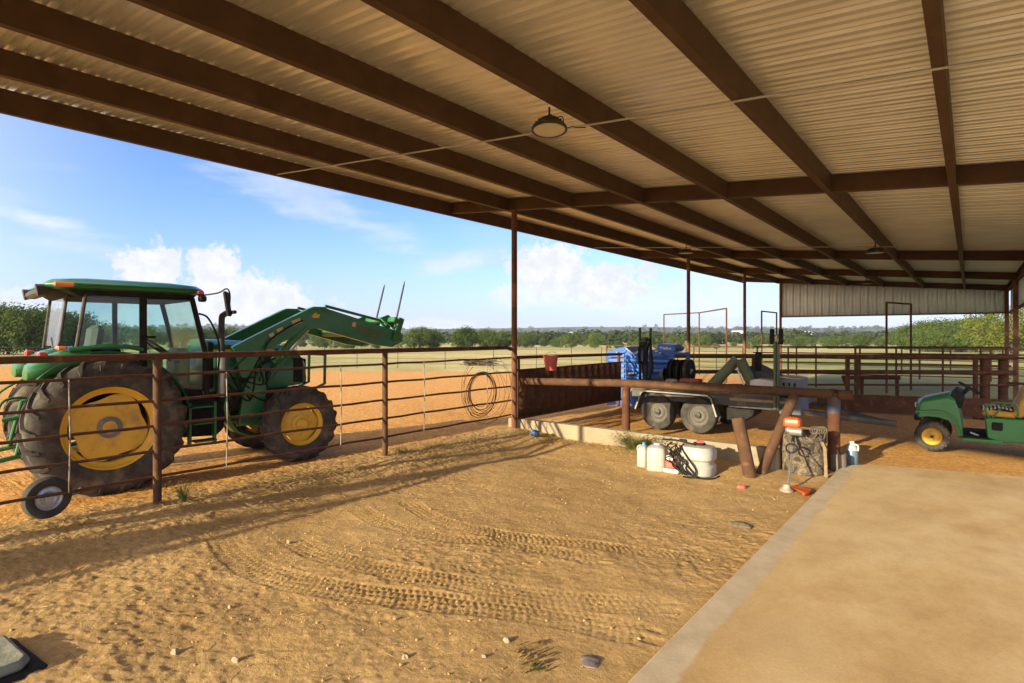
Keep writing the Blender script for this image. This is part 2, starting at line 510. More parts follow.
M_weed = leafmat('weed_leaves', (.11, .13, .035), (.30, .28, .10), 8)
M_straw = leafmat('dry_straw', (.26, .18, .075), (.46, .34, .16), 3)

# ------------------------------------------------------------------ ground
_tab = rng.rand(256, 256)
def vnoise(x, y):
    xi = np.floor(x).astype(np.int64); yi = np.floor(y).astype(np.int64)
    fx = x - xi; fy = y - yi
    fx = fx * fx * (3 - 2 * fx); fy = fy * fy * (3 - 2 * fy)
    a = _tab[xi & 255, yi & 255]; b = _tab[(xi + 1) & 255, yi & 255]
    c = _tab[xi & 255, (yi + 1) & 255]; d = _tab[(xi + 1) & 255, (yi + 1) & 255]
    return (a * (1 - fx) + b * fx) * (1 - fy) + (c * (1 - fx) + d * fx) * fy - .5
def sst(a, b, x):
    t = np.clip((x - a) / (b - a), 0, 1); return t * t * (3 - 2 * t)

FENCE_X = -7.1
def base_height(X, Y):
    r = np.hypot(X, Y)
    h = -2.6 * sst(45, 230, r) + 30 * sst(800, 2600, r) * (1 + .5 * (vnoise(X / 500 + 7, Y / 500 + 3)) * 2)
    h = h + sst(120, 400, r) * 1.2 * vnoise(X / 90, Y / 90) * 2 + sst(900, 1500, r) * 4 * vnoise(X / 260 + 50, Y / 260)
    # bank along the fence, rise towards the kerb
    near = (1 - sst(14, 20, Y))
    h = h + near * (.17 * sst(-5.9, -6.85, X) - .17 * sst(-7.5, -8.3, X))
    h = h + .09 * sst(7.6, 9.0, Y) * sst(-1.6, -3.0, X) * (1 - sst(-6.2, -6.8, X)) * (1 - sst(16, 22, Y))
    return h

TRACKS = [([(-6.2, 2.75), (-5.1, 2.5), (-4.2, 2.62), (-3.3, 3.0), (-2.4, 3.42), (-1.75, 3.6)], .30, .0095),
          ([(-5.6, 3.15), (-4.6, 3.06), (-3.5, 3.3), (-2.5, 3.67), (-1.8, 4.05)], .28, .0085),
          ([(-5.9, 4.2), (-5.0, 3.98), (-4.2, 4.05), (-3.4, 4.4), (-2.6, 4.5)], .23, .009),
          ([(-5.6, 4.75), (-4.6, 4.42), (-3.8, 4.5), (-2.9, 4.82), (-1.9, 5.2)], .23, .009)]

def build_ground():
    def axis(lo, hi, step, far, grow):
        c = list(np.arange(lo, hi + 1e-6, step))
        s, p, left = step, lo, []
        while p > -far:
            s = min(s * grow, 160); p -= s; left.append(p)
        s, p, right = step, hi, []
        while p < far:
            s = min(s * grow, 160); p += s; right.append(p)
        return np.array(left[::-1] + c + right)
    xs = axis(-7.6, -1.3, .0155, 4200, 1.09)
    ys = axis(.3, 9.1, .0165, 4200, 1.09)
    X, Y = np.meshgrid(xs, ys)
    n, m = X.shape
    Z = base_height(X, Y)
    r = np.hypot(X + 3, Y - 3)
    det = 1 - sst(10, 34, r)
    # soft undulation, hoof-scuffed crumbs, fine grain
    Z = Z + det * (.045 * vnoise(X * .9 + 3, Y * .9) + .016 * vnoise(X * 2.7, Y * 2.7 + 9) + .010 * vnoise(X * 6.3, Y * 6.3))
    rough = sst(-.25, .25, vnoise(X * .55 + 20, Y * .55 + 4) + .35 * sst(3.4, .8, Y))
    cl = vnoise(X * 14 + 5, Y * 14); cl2 = vnoise(X * 27, Y * 27 + 8); cl3 = vnoise(X * 48 + 2, Y * 48)
    fine = (.3 + .7 * rough) * det
    tw = np.zeros_like(Z); td = np.zeros_like(Z); tl = np.zeros_like(Z)
    sel = (X > -7) & (X < -1) & (Y > 1) & (Y < 8)
    px, py = X[sel], Y[sel]
    acc_w = np.zeros_like(px); acc_d = np.zeros_like(px)
    for pts, w, dep in TRACKS:
        P = smooth_path([(a, b, 0) for a, b in pts], 10)
        best = np.full_like(px, 9.0); arc = np.zeros_like(px); sd = np.zeros_like(px); s0 = 0
        for i in range(len(P) - 1):
            a, b = P[i], P[i + 1]; dx, dy = b.x - a.x, b.y - a.y; ln = math.hypot(dx, dy)
            t = np.clip(((px - a.x) * dx + (py - a.y) * dy) / (ln * ln), 0, 1)
            ex, ey = px - (a.x + t * dx), py - (a.y + t * dy); dd = np.hypot(ex, ey)
            k = dd < best
            best = np.where(k, dd, best); arc = np.where(k, s0 + t * ln, arc)
            sd = np.where(k, (dx * ey - dy * ex) / ln, sd); s0 += ln
        wgt = 1 - sst(w * .44, w * .56, best)
        fade = sst(0, .5, arc) * (1 - sst(s0 - .4, s0, arc)) * (.55 + .9 * (vnoise(px * 1.3 + 40, py * 1.3) + .35))
        fade = np.clip(fade * 1.3, .75, 1.05) * sst(0, .4, arc)
        u = sd / w
        colm = np.floor((u + .5) * 4)
        ph = arc / .058 + np.abs(u) * .9 + .5 * (colm % 2)
        lug = sst(.16, .30, np.abs((ph % 1) - .5))
        cu = ((u + .5) * 4) % 1
        groove = sst(.03, .13, cu) * sst(.03, .13, 1 - cu)
        worn = .7 + .8 * np.clip(vnoise(px * 2.6 + 9, py * 2.6) + .45, 0, 1)
        depth = -dep * 1.1 * (1 - lug * groove) * 1.0 * worn
        rim = .0015 * np.exp(-((best - w * .58) / .03) ** 2)
        acc_d = acc_d * (1 - wgt * fade) + depth * wgt * fade + rim * fade * dep / .012
        acc_w = np.maximum(acc_w, wgt * fade)
    tw[sel] = acc_w; td[sel] = acc_d
    Z = Z + fine * (1 - .6 * tw) * (.010 * cl + .015 * np.maximum(cl2, -.08) + .011 * np.maximum(cl3, -.2)) + td
    # keep the earth below the slab and tuck it against the kerb
    slab = (X > -1.54) & (X < 3.9) & (Y > -5.9) & (Y < 10.15 + .3 * (X + 1.5))
    Z = np.where(slab, -.06, Z)
    co = np.stack([X, Y, Z], -1).reshape(-1, 3).astype(np.float32)
    me = bpy.data.meshes.new('ground')
    me.vertices.add(n * m); me.vertices.foreach_set('co', co.ravel())
    i, j = np.meshgrid(np.arange(n - 1), np.arange(m - 1), indexing='ij')
    q = np.stack([i * m + j, i * m + j + 1, (i + 1) * m + j + 1, (i + 1) * m + j], -1).reshape(-1, 4).astype(np.int32)
    me.loops.add(q.size); me.loops.foreach_set('vertex_index', q.ravel())
    me.polygons.add(len(q)); me.polygons.foreach_set('loop_start', np.arange(0, q.size, 4, dtype=np.int32))
    me.polygons.foreach_set('loop_total', np.full(len(q), 4, np.int32))
    me.update(calc_edges=True); me.validate(); me.shade_smooth()
    # what covers the earth: R arena sand, G grass, B woodland floor, A green share of the grass
    rr = np.hypot(X, Y)
    wob = 2.5 * vnoise(X / 6, Y / 6)
    arena = sst(-7.0, -7.9, X) * (1 - sst(30.0, 31.0, -.476 * X + .88 * Y + .35 * wob))
    barn = sst(9.3, 11.0, Y + .6 * vnoise(X, Y)) * (1 - sst(18.0, 20.5, Y + wob * .3)) * sst(-12, -9, X) * (1 - sst(4, 6, X))
    arena = np.maximum(arena, barn * .8)
    grass = np.clip((1 - arena) * np.maximum(sst(19.5, 22, Y + wob * .3), np.maximum(sst(30.0, 31.0, -.476 * X + .88 * Y + .35 * wob), sst(6, 9, X))), 0, 1)
    forest = sst(420, 640, rr + 160 * vnoise(X / 150, Y / 150))
    green = np.clip(.5 + 1.3 * vnoise(X / 37 + 11, Y / 23) + .6 * vnoise(X / 9, Y / 9), 0, 1)
    green = np.maximum(green, sst(-9, -4, X) * (1 - sst(45, 60, Y)) * .7)
    a = me.attributes.new('cover', 'FLOAT_COLOR', 'POINT')
    a.data.foreach_set('color', np.stack([arena, grass, forest, green], -1).astype(np.float32).ravel())
    o = bpy.data.objects.new('ground', me); scene.collection.objects.link(o)
    tag(o, kind='structure', label='dusty tan earth of the pen running out to pasture and wooded hills')

    mt = bpy.data.materials.new('earth'); mt.use_nodes = True
    nt = mt.node_tree; N, L = nt.nodes, nt.links; b = N['Principled BSDF']
    b.inputs['Roughness'].default_value = .95; b.inputs['Specular IOR Level'].default_value = .15
    tc = N.new('ShaderNodeTexCoord'); at = N.new('ShaderNodeAttribute'); at.attribute_name = 'cover'
    sp = N.new('ShaderNodeSeparateColor'); L.new(at.outputs['Color'], sp.inputs[0])
    def nz(sc, det=6, rg=.6, st=(1, 1, 1)):
        mp = N.new('ShaderNodeMapping'); mp.inputs['Scale'].default_value = st; L.new(tc.outputs['Object'], mp.inputs['Vector'])
        n_ = N.new('ShaderNodeTexNoise'); n_.inputs['Scale'].default_value = sc; n_.inputs['Detail'].default_value = det
        n_.inputs['Roughness'].default_value = rg; L.new(mp.outputs[0], n_.inputs['Vector']); return n_.outputs['Fac']
    def ramp(v, stops):
        r_ = N.new('ShaderNodeValToRGB'); e = r_.color_ramp.elements
        e[0].position, e[0].color = stops[0][0], (*stops[0][1], 1)
        e[1].position, e[1].color = stops[-1][0], (*stops[-1][1], 1)
        for p, c in stops[1:-1]:
            q_ = e.new(p); q_.color = (*c, 1)
        L.new(v, r_.inputs[0]); return r_.outputs[0]
    def mix(f, a_, b_, mode='MIX'):
        n_ = N.new('ShaderNodeMix'); n_.data_type = 'RGBA'; n_.blend_type = mode
        if isinstance(f, float): n_.inputs['Factor'].default_value = f
        else: L.new(f, n_.inputs['Factor'])
        L.new(a_, n_.inputs[6]); L.new(b_, n_.inputs[7]); return n_.outputs[2]
    pen = ramp(nz(.9, 8, .65), [(.30, (.30, .186, .071)), (.5, (.43, .282, .113)), (.72, (.56, .39, .18))])
    pen = mix(.45, pen, ramp(nz(22, 6, .7), [(.3, (.22, .132, .052)), (.5, (.44, .283, .115)), (.75, (.66, .48, .245))]))
    aren = ramp(nz(.5, 8, .65), [(.3, (.50, .225, .045)), (.5, (.60, .29, .065)), (.72, (.68, .37, .11))])
    aren = mix(.6, aren, ramp(nz(6, 8, .8), [(.36, (.27, .10, .022)), (.48, (.56, .27, .06)), (.62, (.80, .50, .18))]))
    aren = mix(.5, aren, ramp(nz(17, 5, .8), [(.38, (.28, .11, .025)), (.5, (.58, .28, .065)), (.6, (.80, .50, .18))]))
    straw = ramp(nz(.25, 8, .7), [(.3, (.36, .285, .10)), (.5, (.50, .40, .16)), (.7, (.60, .49, .22))])
    gre = ramp(nz(.3, 8, .7), [(.3, (.13, .15, .036)), (.5, (.225, .235, .06)), (.7, (.32, .30, .09))])
    gr = mix(at.outputs['Alpha'], straw, gre)
    gr = mix(.5, gr, ramp(nz(3.0, 8, .8), [(.3, (.35, .35, .35)), (.5, (1, 1, 1)), (.7, (1.5, 1.45, 1.3))]), 'MULTIPLY')
    fo = ramp(nz(.012, 8, .75), [(.3, (.028, .050, .016)), (.5, (.048, .072, .022)), (.72, (.10, .115, .04))])
    col = mix(sp.outputs[0], pen, aren); col = mix(sp.outputs[1], col, gr); col = mix(sp.outputs[2], col, fo)
    L.new(col, b.inputs['Base Color'])
    bn = N.new('ShaderNodeBump'); bn.inputs['Strength'].default_value = .85; bn.inputs['Distance'].default_value = .02
    L.new(nz(42, 8, .78), bn.inputs['Height'])
    bn2 = N.new('ShaderNodeBump'); bn2.inputs['Strength'].default_value = .6; bn2.inputs['Distance'].default_value = .25
    far = N.new('ShaderNodeMath'); far.operation = 'MULTIPLY'; L.new(nz(4, 7, .75), far.inputs[0])
    mx = N.new('ShaderNodeMath'); mx.operation = 'MAXIMUM'; L.new(sp.outputs[0], mx.inputs[0]); L.new(sp.outputs[1], mx.inputs[1]); L.new(mx.outputs[0], far.inputs[1])
    L.new(far.outputs[0], bn2.inputs['Height']); L.new(bn.outputs[0], bn2.inputs['Normal']); L.new(bn2.outputs[0], b.inputs['Normal'])
    me.materials.append(mt)
    return o
build_ground()
def gz(x, y):
    return float(base_height(np.array([float(x)]), np.array([float(y)]))[0])

def slab_material():
    mt = bpy.data.materials.new('dusty_concrete'); mt.use_nodes = True
    nt = mt.node_tree; N, L = nt.nodes, nt.links; b = N['Principled BSDF']; b.inputs['Roughness'].default_value = .8
    b.inputs['Specular IOR Level'].default_value = .25
    tc = N.new('ShaderNodeTexCoord')
    def nz(sc, det=7, rg=.65, st=(1, 1, 1), rot=0):
        mp = N.new('ShaderNodeMapping'); mp.inputs['Scale'].default_value = st; mp.inputs['Rotation'].default_value = (0, 0, rot)
        L.new(tc.outputs['Object'], mp.inputs['Vector'])
        n_ = N.new('ShaderNodeTexNoise'); n_.inputs['Scale'].default_value = sc; n_.inputs['Detail'].default_value = det
        n_.inputs['Roughness'].default_value = rg; L.new(mp.outputs[0], n_.inputs['Vector']); return n_.outputs['Fac']
    def ramp(v, stops):
        r_ = N.new('ShaderNodeValToRGB'); e = r_.color_ramp.elements
        e[0].position, e[0].color = stops[0][0], (*stops[0][1], 1); e[1].position, e[1].color = stops[-1][0], (*stops[-1][1], 1)
        for p, c in stops[1:-1]:
            q_ = e.new(p); q_.color = (*c, 1)
        L.new(v, r_.inputs[0]); return r_.outputs[0]
    def mix(f, a_, b_):
        n_ = N.new('ShaderNodeMix'); n_.data_type = 'RGBA'
        if isinstance(f, float): n_.inputs['Factor'].default_value = f
        else: L.new(f, n_.inputs['Factor'])
        L.new(a_, n_.inputs[6]); L.new(b_, n_.inputs[7]); return n_.outputs[2]
    dust = ramp(nz(.55), [(.28, (.32, .195, .064)), (.42, (.42, .285, .10)), (.58, (.50, .365, .15)), (.72, (.57, .45, .24))])
    dust = mix(.35, dust, ramp(nz(2.2, 8, .7, (1, .8, 1), .5), [(.3, (.40, .235, .09)), (.7, (.64, .47, .25))]))
    dust = mix(.42, dust, ramp(nz(.42, 5, .6, (1, 1, 1), .3), [(.38, (.25, .14, .046)), (.47, (.45, .305, .115)), (.56, (.60, .475, .27))]))
    dust = mix(.22, dust, ramp(nz(60, 3), [(.3, (.32, .20, .09)), (.7, (.66, .50, .29))]))
    dust = mix(.3, dust, ramp(nz(1.0, 9, .75, (1, .7, 1), .6), [(.40, (.26, .15, .05)), (.5, (.46, .315, .125)), (.58, (.58, .44, .235))]))
    clean = ramp(nz(5), [(.3, (.38, .305, .195)), (.7, (.50, .415, .28))])
    sep = N.new('ShaderNodeSeparateXYZ'); L.new(tc.outputs['Object'], sep.inputs[0])
    ad = N.new('ShaderNodeMath'); ad.operation = 'MULTIPLY_ADD'; L.new(nz(1.6), ad.inputs[0]); ad.inputs[1].default_value = .22; L.new(sep.outputs['X'], ad.inputs[2])
    mr = N.new('ShaderNodeMapRange'); mr.interpolation_type = 'SMOOTHSTEP'; mr.inputs['From Min'].default_value = -1.24; mr.inputs['From Max'].default_value = -1.19
    L.new(ad.outputs[0], mr.inputs['Value'])
    col = mix(mr.outputs[0], clean, dust)
    L.new(col, b.inputs['Base Color'])
    bn = N.new('ShaderNodeBump'); bn.inputs['Strength'].default_value = .25; bn.inputs['Distance'].default_value = .01
    L.new(nz(45, 6, .7), bn.inputs['Height']); L.new(bn.outputs[0], b.inputs['Normal'])
    return mt
def build_slab():
    mb = MB()
    out = [(-1.55, -6), (4, -6), (4, 11.7), (2.2, 11.25), (1.2, 10.95), (.6, 10.78), (-.1, 10.6), (-.8, 10.42), (-1.2, 10.3), (-1.42, 10.1), (-1.53, 9.8)]
    mb.prism(out, -.1, .055, 'z')
    o = mb.build('slab', slab_material(), bevel=.012)
    tag(o, kind='structure', label='dusty concrete slab floor of the barn')
    k = MB()
    Yk = 9.02
    k.prism([(-7.35, Yk), (-2.22, Yk), (-2.22, Yk + .17), (-7.35, Yk + .17)], -.1, .36, 'z')
    o = k.build('kerb', M_concrete, bevel=.014)
    tag(o, kind='structure', label='pale concrete kerb wall across the end of the dirt pen')
build_slab()

# ------------------------------------------------------------------ barn
def zb(x): return 4.55 - .093 * (x + 7.3)
FR_Y = [-.05, 8.86, 17.9, 23.8, 29.4]
Y0, Y1 = -3.0, 29.75
PURL = [-8.85, -7.22, -5.69, -4.28, -2.89, -1.48, -.13, 1.2]
barn = thing('pole_barn', 'open sided steel barn with corrugated roof on brown columns', 'barn', (-3.5, 13, 0))
def build_barn():
    # corrugated roof sheet: a trapezoid rib every 30 cm and two low swages between
    prof = []
    y = Y0
    while y < Y1:
        for dy, h in ((0, 0), (.055, 0), (.074, .020), (.093, .020), (.112, 0), (.165, 0), (.184, .020), (.203, .020), (.222, 0), (.240, 0), (.258, .034), (.284, .034), (.302, 0)):
            prof.append((y + dy, h))
        y += .305
    mb = MB()
    xs = [-9.0, -5.6, -2.2, 1.45]
    grid = [[(x, yy, zb(x) + .252 + h) for yy, h in prof] for x in xs]
    mb.sheet(grid)
    mb.build('roof_sheet', M_sheet, barn, recalc=False, angle=20)
    # purlins: C sections, web towards +X, flange towards -X
    for i, x in enumerate(PURL):
        z0 = zb(x); z1 = z0 + .25; w = .078 if i < 7 else .078; t = .006; lip = .022
        c = [(x, z0), (x, z1), (x - w, z1), (x - w, z1 - lip), (x - w + t, z1 - lip), (x - w + t, z1 - t), (x - t, z1 - t), (x - t, z0 + t),
             (x - w + t, z0 + t), (x - w + t, z0 + lip), (x - w, z0 + lip), (x - w, z0)]
        if i == 0:
            c = [(x, z0 - .03), (x, z1), (x - .07, z1), (x - .07, z1 - t), (x - t, z1 - t), (x - t, z0 - .03 + t), (x - .07, z0 - .03 + t), (x - .07, z0 - .03)]
        p = MB().prism(c, Y0 + .02, Y1 - .02, 'y')
        p.build('eave_beam' if i in (0, 7) else 'purlin', M_purlin, barn)
    # rafters, one per frame
    for y in FR_Y + [Y0 + .1]:
        r = MB()
        def sect(x):
            z0 = zb(x) + .012; z1 = z0 + .228; w = .1; t = .008
            return [(x, y, z0), (x, y + w, z0), (x, y + w, z0 + t), (x, y + t, z0 + t), (x, y + t, z1 - t), (x, y + w, z1 - t), (x, y + w, z1), (x, y, z1)]
        r.loft([sect(-8.8), sect(1.19)])
        r.build('rafter', M_purlin, barn)
    # columns
    for y in FR_Y:
        for x in (FENCE_X, 1.12):
            zt = zb(x) + .01
            if x > 0 and y > 9:
                r = MB().box((x, y + .06, (zt) / 2 - .1), (.13, .13, zt + .2))
            else:
                r = MB().tube([(x, y + .05, -.2), (x, y + .05, zt)], .057, 20)
                r.box((x, y + .05, zt - .006), (.16, .16, .008))
            r.build('column', M_column, barn)
    # end wall skirt and right wall skirt, ribbed sheet
    def ribs(length, pitch=.305):
        pr = [0.0, 0.0]; res = []
        s = 0.0
        while s < length:
            for ds, h in ((0, 0), (.10, 0), (.11, .005), (.13, .005), (.14, 0), (.235, 0), (.255, .032), (.28, .032), (.30, 0)):
                if s + ds <= length: res.append((s + ds, h))
            s += pitch
        return res
    e = MB(); ye = 29.52
    rb = ribs(8.22)
    e.sheet([[(FENCE_X + s, ye + h, 2.93) for s, h in rb], [(FENCE_X + s, ye + h, zb(FENCE_X + s) + .245) for s, h in rb]])
    e.build('end_wall_sheet', M_wall, barn, recalc=False, angle=20, solid=.003)
    g = MB().box((-3.0, ye - .03, 2.915), (8.3, .05, .05)); g.build('bottom_girt', M_purlin, barn)
    s_ = MB(); rb = ribs(29.4 - 9.0)
    s_.sheet([[(1.225 + h, 9.0 + s, 2.95) for s, h in rb], [(1.225 + h, 9.0 + s, zb(1.2) + .1) for s, h in rb]])
    s_.build('side_wall_sheet', M_wall, barn, recalc=False, angle=20, solid=.003)
    g = MB().box((1.205, 19.2, 2.92), (.06, 20.3, .09)); g.build('side_girt', M_purlin, barn)
build_barn()

# conduit along the roof, lamps
def conduit():
    mb = MB()
    pts = [(x, 4.87 + random.uniform(-.006, .006), zb(x) - .014) for x in np.linspace(-8.84, 1.6, 30)]
    mb.tube(pts, .0105, 8)
    o = mb.build('conduit_pipe', M_conduit, org=(-3.6, 4.87, zb(-3.6)))
    tag(o, 'thin grey conduit strung across the roof under the purlins nearest the camera', 'conduit')
    for (ya, yb_, x) in ((17.0, 17.0, 0),):
        mb = MB()
        mb.tube([(xx, 14.9, zb(xx) - .018) for xx in np.linspace(-8.8, -1.2, 20)], .009, 8)
        o = mb.build('conduit_pipe', M_conduit, org=(-5, 14.9, zb(-5)))
        tag(o, 'thin grey conduit under the purlins in the second bay beyond the first rafter', 'conduit')
conduit()
def lamps():
    emit = pm('lamp_lens', (.55, .50, .40), (.50, .45, .36), 5, .35)
    t = thing('high_bay_lamp', 'round black high bay lamp hanging from the purlin nearest the camera', 'lamp', (-2.98, 4.25, 3.91), 0, 'round lamps under the roof')
    M0 = Matrix()
    b = MB().lathe([(.10, .105), (.115, .09), (.12, .055), (.165, .045), (.185, .02), (.185, 0.0), (.168, -.004), (.162, .006)], 36, closed=False)
    b.lathe([(.0, .11), (.1, .105)], 24)
    for k in range(14):
        a = k * 2 * math.pi / 14
        b.box((math.cos(a) * .12, math.sin(a) * .12, .064), (.06, .006, .028), RZ(math.degrees(a)))
    b.build('housing', M_iron, t, world=False)
    MB().lathe([(0, .004), (.163, .004), (.163, .010), (0, .010)], 32).build('lens', emit, t, world=False)
    h = MB().tube([(0, 0, .1), (0, 0, .23)], .011, 8)
    h.tube([(0.03 * math.cos(a), 0, .13 + .03 * math.sin(a)) for a in np.linspace(0, math.pi, 8)], .005, 6)
    h.build('hook', M_iron, t, world=False)
    c = MB().tube(smooth_path([(.05, 0, .09), (.1, .09, .14), (.06, .2, .08), (.09, .3, .12), (.06, .42, .16), (.07, .6, .22)], 6), .006, 6)
    c.build('cord', M_iron, t, world=False)
    t.scale = (.88, .88, .95)
    t.rotation_euler = Vector((0, 0, -1)).rotation_difference(Vector((.57 * .1, -.82 * .1, -1))).to_euler()
    for loc, lb in (((-5.72, 14.3, 4.16), 'round lamp under the outer purlin behind the first column'),
                    ((-1.55, 14.1, 3.77), 'round lamp under the middle purlin beyond the first rafter'),
                    ((-2.9, 24.0, 3.90), 'small far round lamp near the end wall of the barn')):
        dup(t, loc, 0, lb)
lamps()

# ------------------------------------------------------------------ fences
RAILZ = [1.60, 1.315, 1.035, .755, .465]
def pen_fence():
    f = thing('pipe_fence', 'rusty welded pipe fence in front of the green tractor', 'fence', (FENCE_X, 3, 0))
    ya, yb_ = -2.0, 8.80
    MB().tube([(FENCE_X, ya, 1.815), (FENCE_X, 3, 1.81), (FENCE_X, yb_ - .12, 1.80), (FENCE_X, yb_, 1.77)], .037, 14).build('top_rail', M_rustdark, f)
    for k, z in enumerate(RAILZ):
        pts = [(FENCE_X + .004 * math.sin(i * 1.7 + k), y, z + .006 * math.sin(i * 2.3 + k * 1.3)) for i, y in enumerate(np.linspace(ya, yb_, 24))]
        MB().tube(pts, .0165, 10).build('rail', M_rustdark, f)
    for y in (-.55, 2.49, 5.68):
        MB().tube([(FENCE_X + .002, y, -.25), (FENCE_X, y, 1.80)], .043, 16).build('post', M_rust, f)
    for i, y in enumerate((.35, 1.68, 3.24, 4.86, 6.47, 8.05)):
        MB().tube([(FENCE_X + .027, y, 1.60), (FENCE_X + .03, y + .01, 1.0), (FENCE_X + .027, y, .46 if i != 2 else .40)], .0075, 8).build('stay', M_stay, f)
    # sheeted panel of the same fence line, behind the camera; its shadow lies along the pen
    p = thing('sheeted_fence', 'rusty sheet metal fence panel continuing the pipe fence beside the camera', 'fence', (FENCE_X, -6, 0))
    MB().box((FENCE_X, -6.1, .86), (.012, 8.2, 1.5)).build('sheet', M_rustdark, p)
    MB().tube([(FENCE_X, -10.2, 1.80), (FENCE_X, -2.0, 1.80)], .037, 12).build('top_rail', M_rustdark, p)
    for y in (-10.1, -7, -4, -2.04):
        MB().tube([(FENCE_X + .06, y, -.2), (FENCE_X + .06, y, 1.8)], .043, 12).build('post', M_rust, p)
    # solid panel beyond the first column
    q = thing('sheeted_fence', 'dark brown sheet panel fence between the first column and the blue chute', 'fence', (FENCE_X, 11, 0))
    ribs = []
    y = 9.05
    while y < 13.3:
        for dy, h in ((0, 0), (.2, 0), (.215, .007), (.255, .007), (.27, 0)): ribs.append((y + dy, h))
        y += .29
    MB().sheet([[(FENCE_X + h, yy, .37) for yy, h in ribs], [(FENCE_X + h, yy, 1.34) for yy, h in ribs]]).build('sheet', M_rustdark, q, recalc=False, angle=20, solid=.003)
    MB().tube([(FENCE_X, 8.95, 1.60), (FENCE_X, 13.4, 1.55)], .035, 14).build('top_rail', M_rustdark, q)
    MB().tube([(FENCE_X + .03, 8.95, 1.345), (FENCE_X + .03, 13.4, 1.345)], .018, 10).build('rail', M_rustdark, q)
    MB().tube([(FENCE_X + .03, 8.95, .37), (FENCE_X + .03, 13.4, .37)], .018, 10).build('rail', M_rustdark, q)
    for y in (9.1, 13.35):
        MB().tube([(FENCE_X - .05, y, 0), (FENCE_X - .05, y, 1.6)], .04, 14).build('post', M_rustdark, q)
pen_fence()

def wire_coil():
    t = MB()
    for k in range(9):
        r = .36 + random.uniform(-.05, .05); cy = 7.86 + random.uniform(-.05, .05); cz = 1.36 - r + random.uniform(-.04, .02)
        tilt = random.uniform(-.1, .1)
        t.tube([(FENCE_X + .05 + .012 * k * .5 + tilt * math.cos(a) * .2, cy + r * math.sin(a), cz + r * math.cos(a)) for a in np.linspace(0, 2 * math.pi, 40)], .0048, 6)
    for k in range(6):
        r = .60 + random.uniform(-.12, .06); cy = 7.95 + random.uniform(-.1, .12); cz = 1.02 + random.uniform(-.12, .08)
        t.tube([(FENCE_X + .06 + .03 * math.sin(a * 2 + k), cy + r * math.sin(a) * 1.05, cz + r * .95 * math.cos(a)) for a in np.linspace(random.random(), 5.6 + random.random() * .6, 40)],   .003, 5)
    o = t.build('wire_coil', M_rust, org=(FENCE_X, 7.9, .6))
    tag(o, 'tangled coil of rusty wire hanging on the pipe fence near the column', 'wire coil')
wire_coil()

def bucket():
    t = thing('bucket', 'faded red bucket hung on the top rail of the sheet panel fence', 'bucket', (FENCE_X + .16, 9.95, 1.30))
    b = MB().lathe([(.0, 0), (.115, 0), (.155, .30), (.165, .30), (.165, .315), (.148, .315), (.145, .30), (.108, .012), (0, .012)], 28, closed=False)
    b.build('pail', M_redb, t, world=False)
    MB().tube([(.16 * math.cos(a) * .98, .0 + .16 * math.sin(a) * .35 - .0, .30 + .09 * math.sin(a)) for a in np.linspace(0, math.pi, 14)], .004, 6).build('handle', M_iron, t, world=False)
bucket()

# hitching rail, short leaning posts
def hitch():
    t = thing('hitching_rail', 'long heavy rusty pipe rail across the pen end on elbow posts', 'rail', (-4.4, 9.8, 0))
    a = (-7.04, 9.2, 1.11); b = (-1.63, 9.79, 1.150)
    MB().tube([a, (-4.95, 9.43, 1.165), (-3.2, 9.62, 1.165), b], .072, 18).build('rail', M_rust, t)
    MB().tube([(-1.55, 9.80, 1.152), (-1.36, 9.82, 1.154)], .071, 18).build('rail', M_rustdark, t)
    MB().tube([(-4.93, 9.48, .0), (-4.93, 9.48, .95), (-4.925, 9.475, 1.06), (-4.88, 9.47, 1.14)], .076, 18).build('post', M_rustdark, t)
    po = MB().tube([(-1.62, 9.86, -.1), (-1.62, 9.86, 1.0), (-1.615, 9.84, 1.12), (-1.60, 9.82, 1.20)], .088, 18).build('post', M_rustdark, t)
    pb = pm('blue_scuffed_pipe', (.035, .06, .11), (.075, .05, .035), 9, .6)
    MB().tube([(-1.62, 9.858, .86), (-1.62, 9.858, 1.0), (-1.615, 9.838, 1.115)], .0905, 18).build('blue_band', pb, t)
    MB().lathe([(.12, 0), (.12, .24), (.11, .25), (0, .25)], 20, TR(-1.57, 9.87, 0)).build('concrete_footing', pm('footing', (.17, .14, .11), None, 8, .9, 0, .3), t)
    o = MB().tube([(-2.40, 8.42, -.1), (-2.60, 8.42, .84), (-2.605, 8.42, .86)], [.088, .088, .076], 20).build('pipe_post', M_rust, org=(-2.5, 8.6, 0))
    tag(o, 'short rusty pipe stub leaning left in the dirt before the hitching rail', 'post')
    o = MB().tube([(-2.38, 8.56, -.08), (-2.13, 9.63, 1.10)], .072, 18).build('brace_pipe', M_rust, org=(-2.46, 8.82, 0))
    tag(o, 'slanting rusty brace pipe rising from the leaning stub to the rail', 'pipe')
hitch()

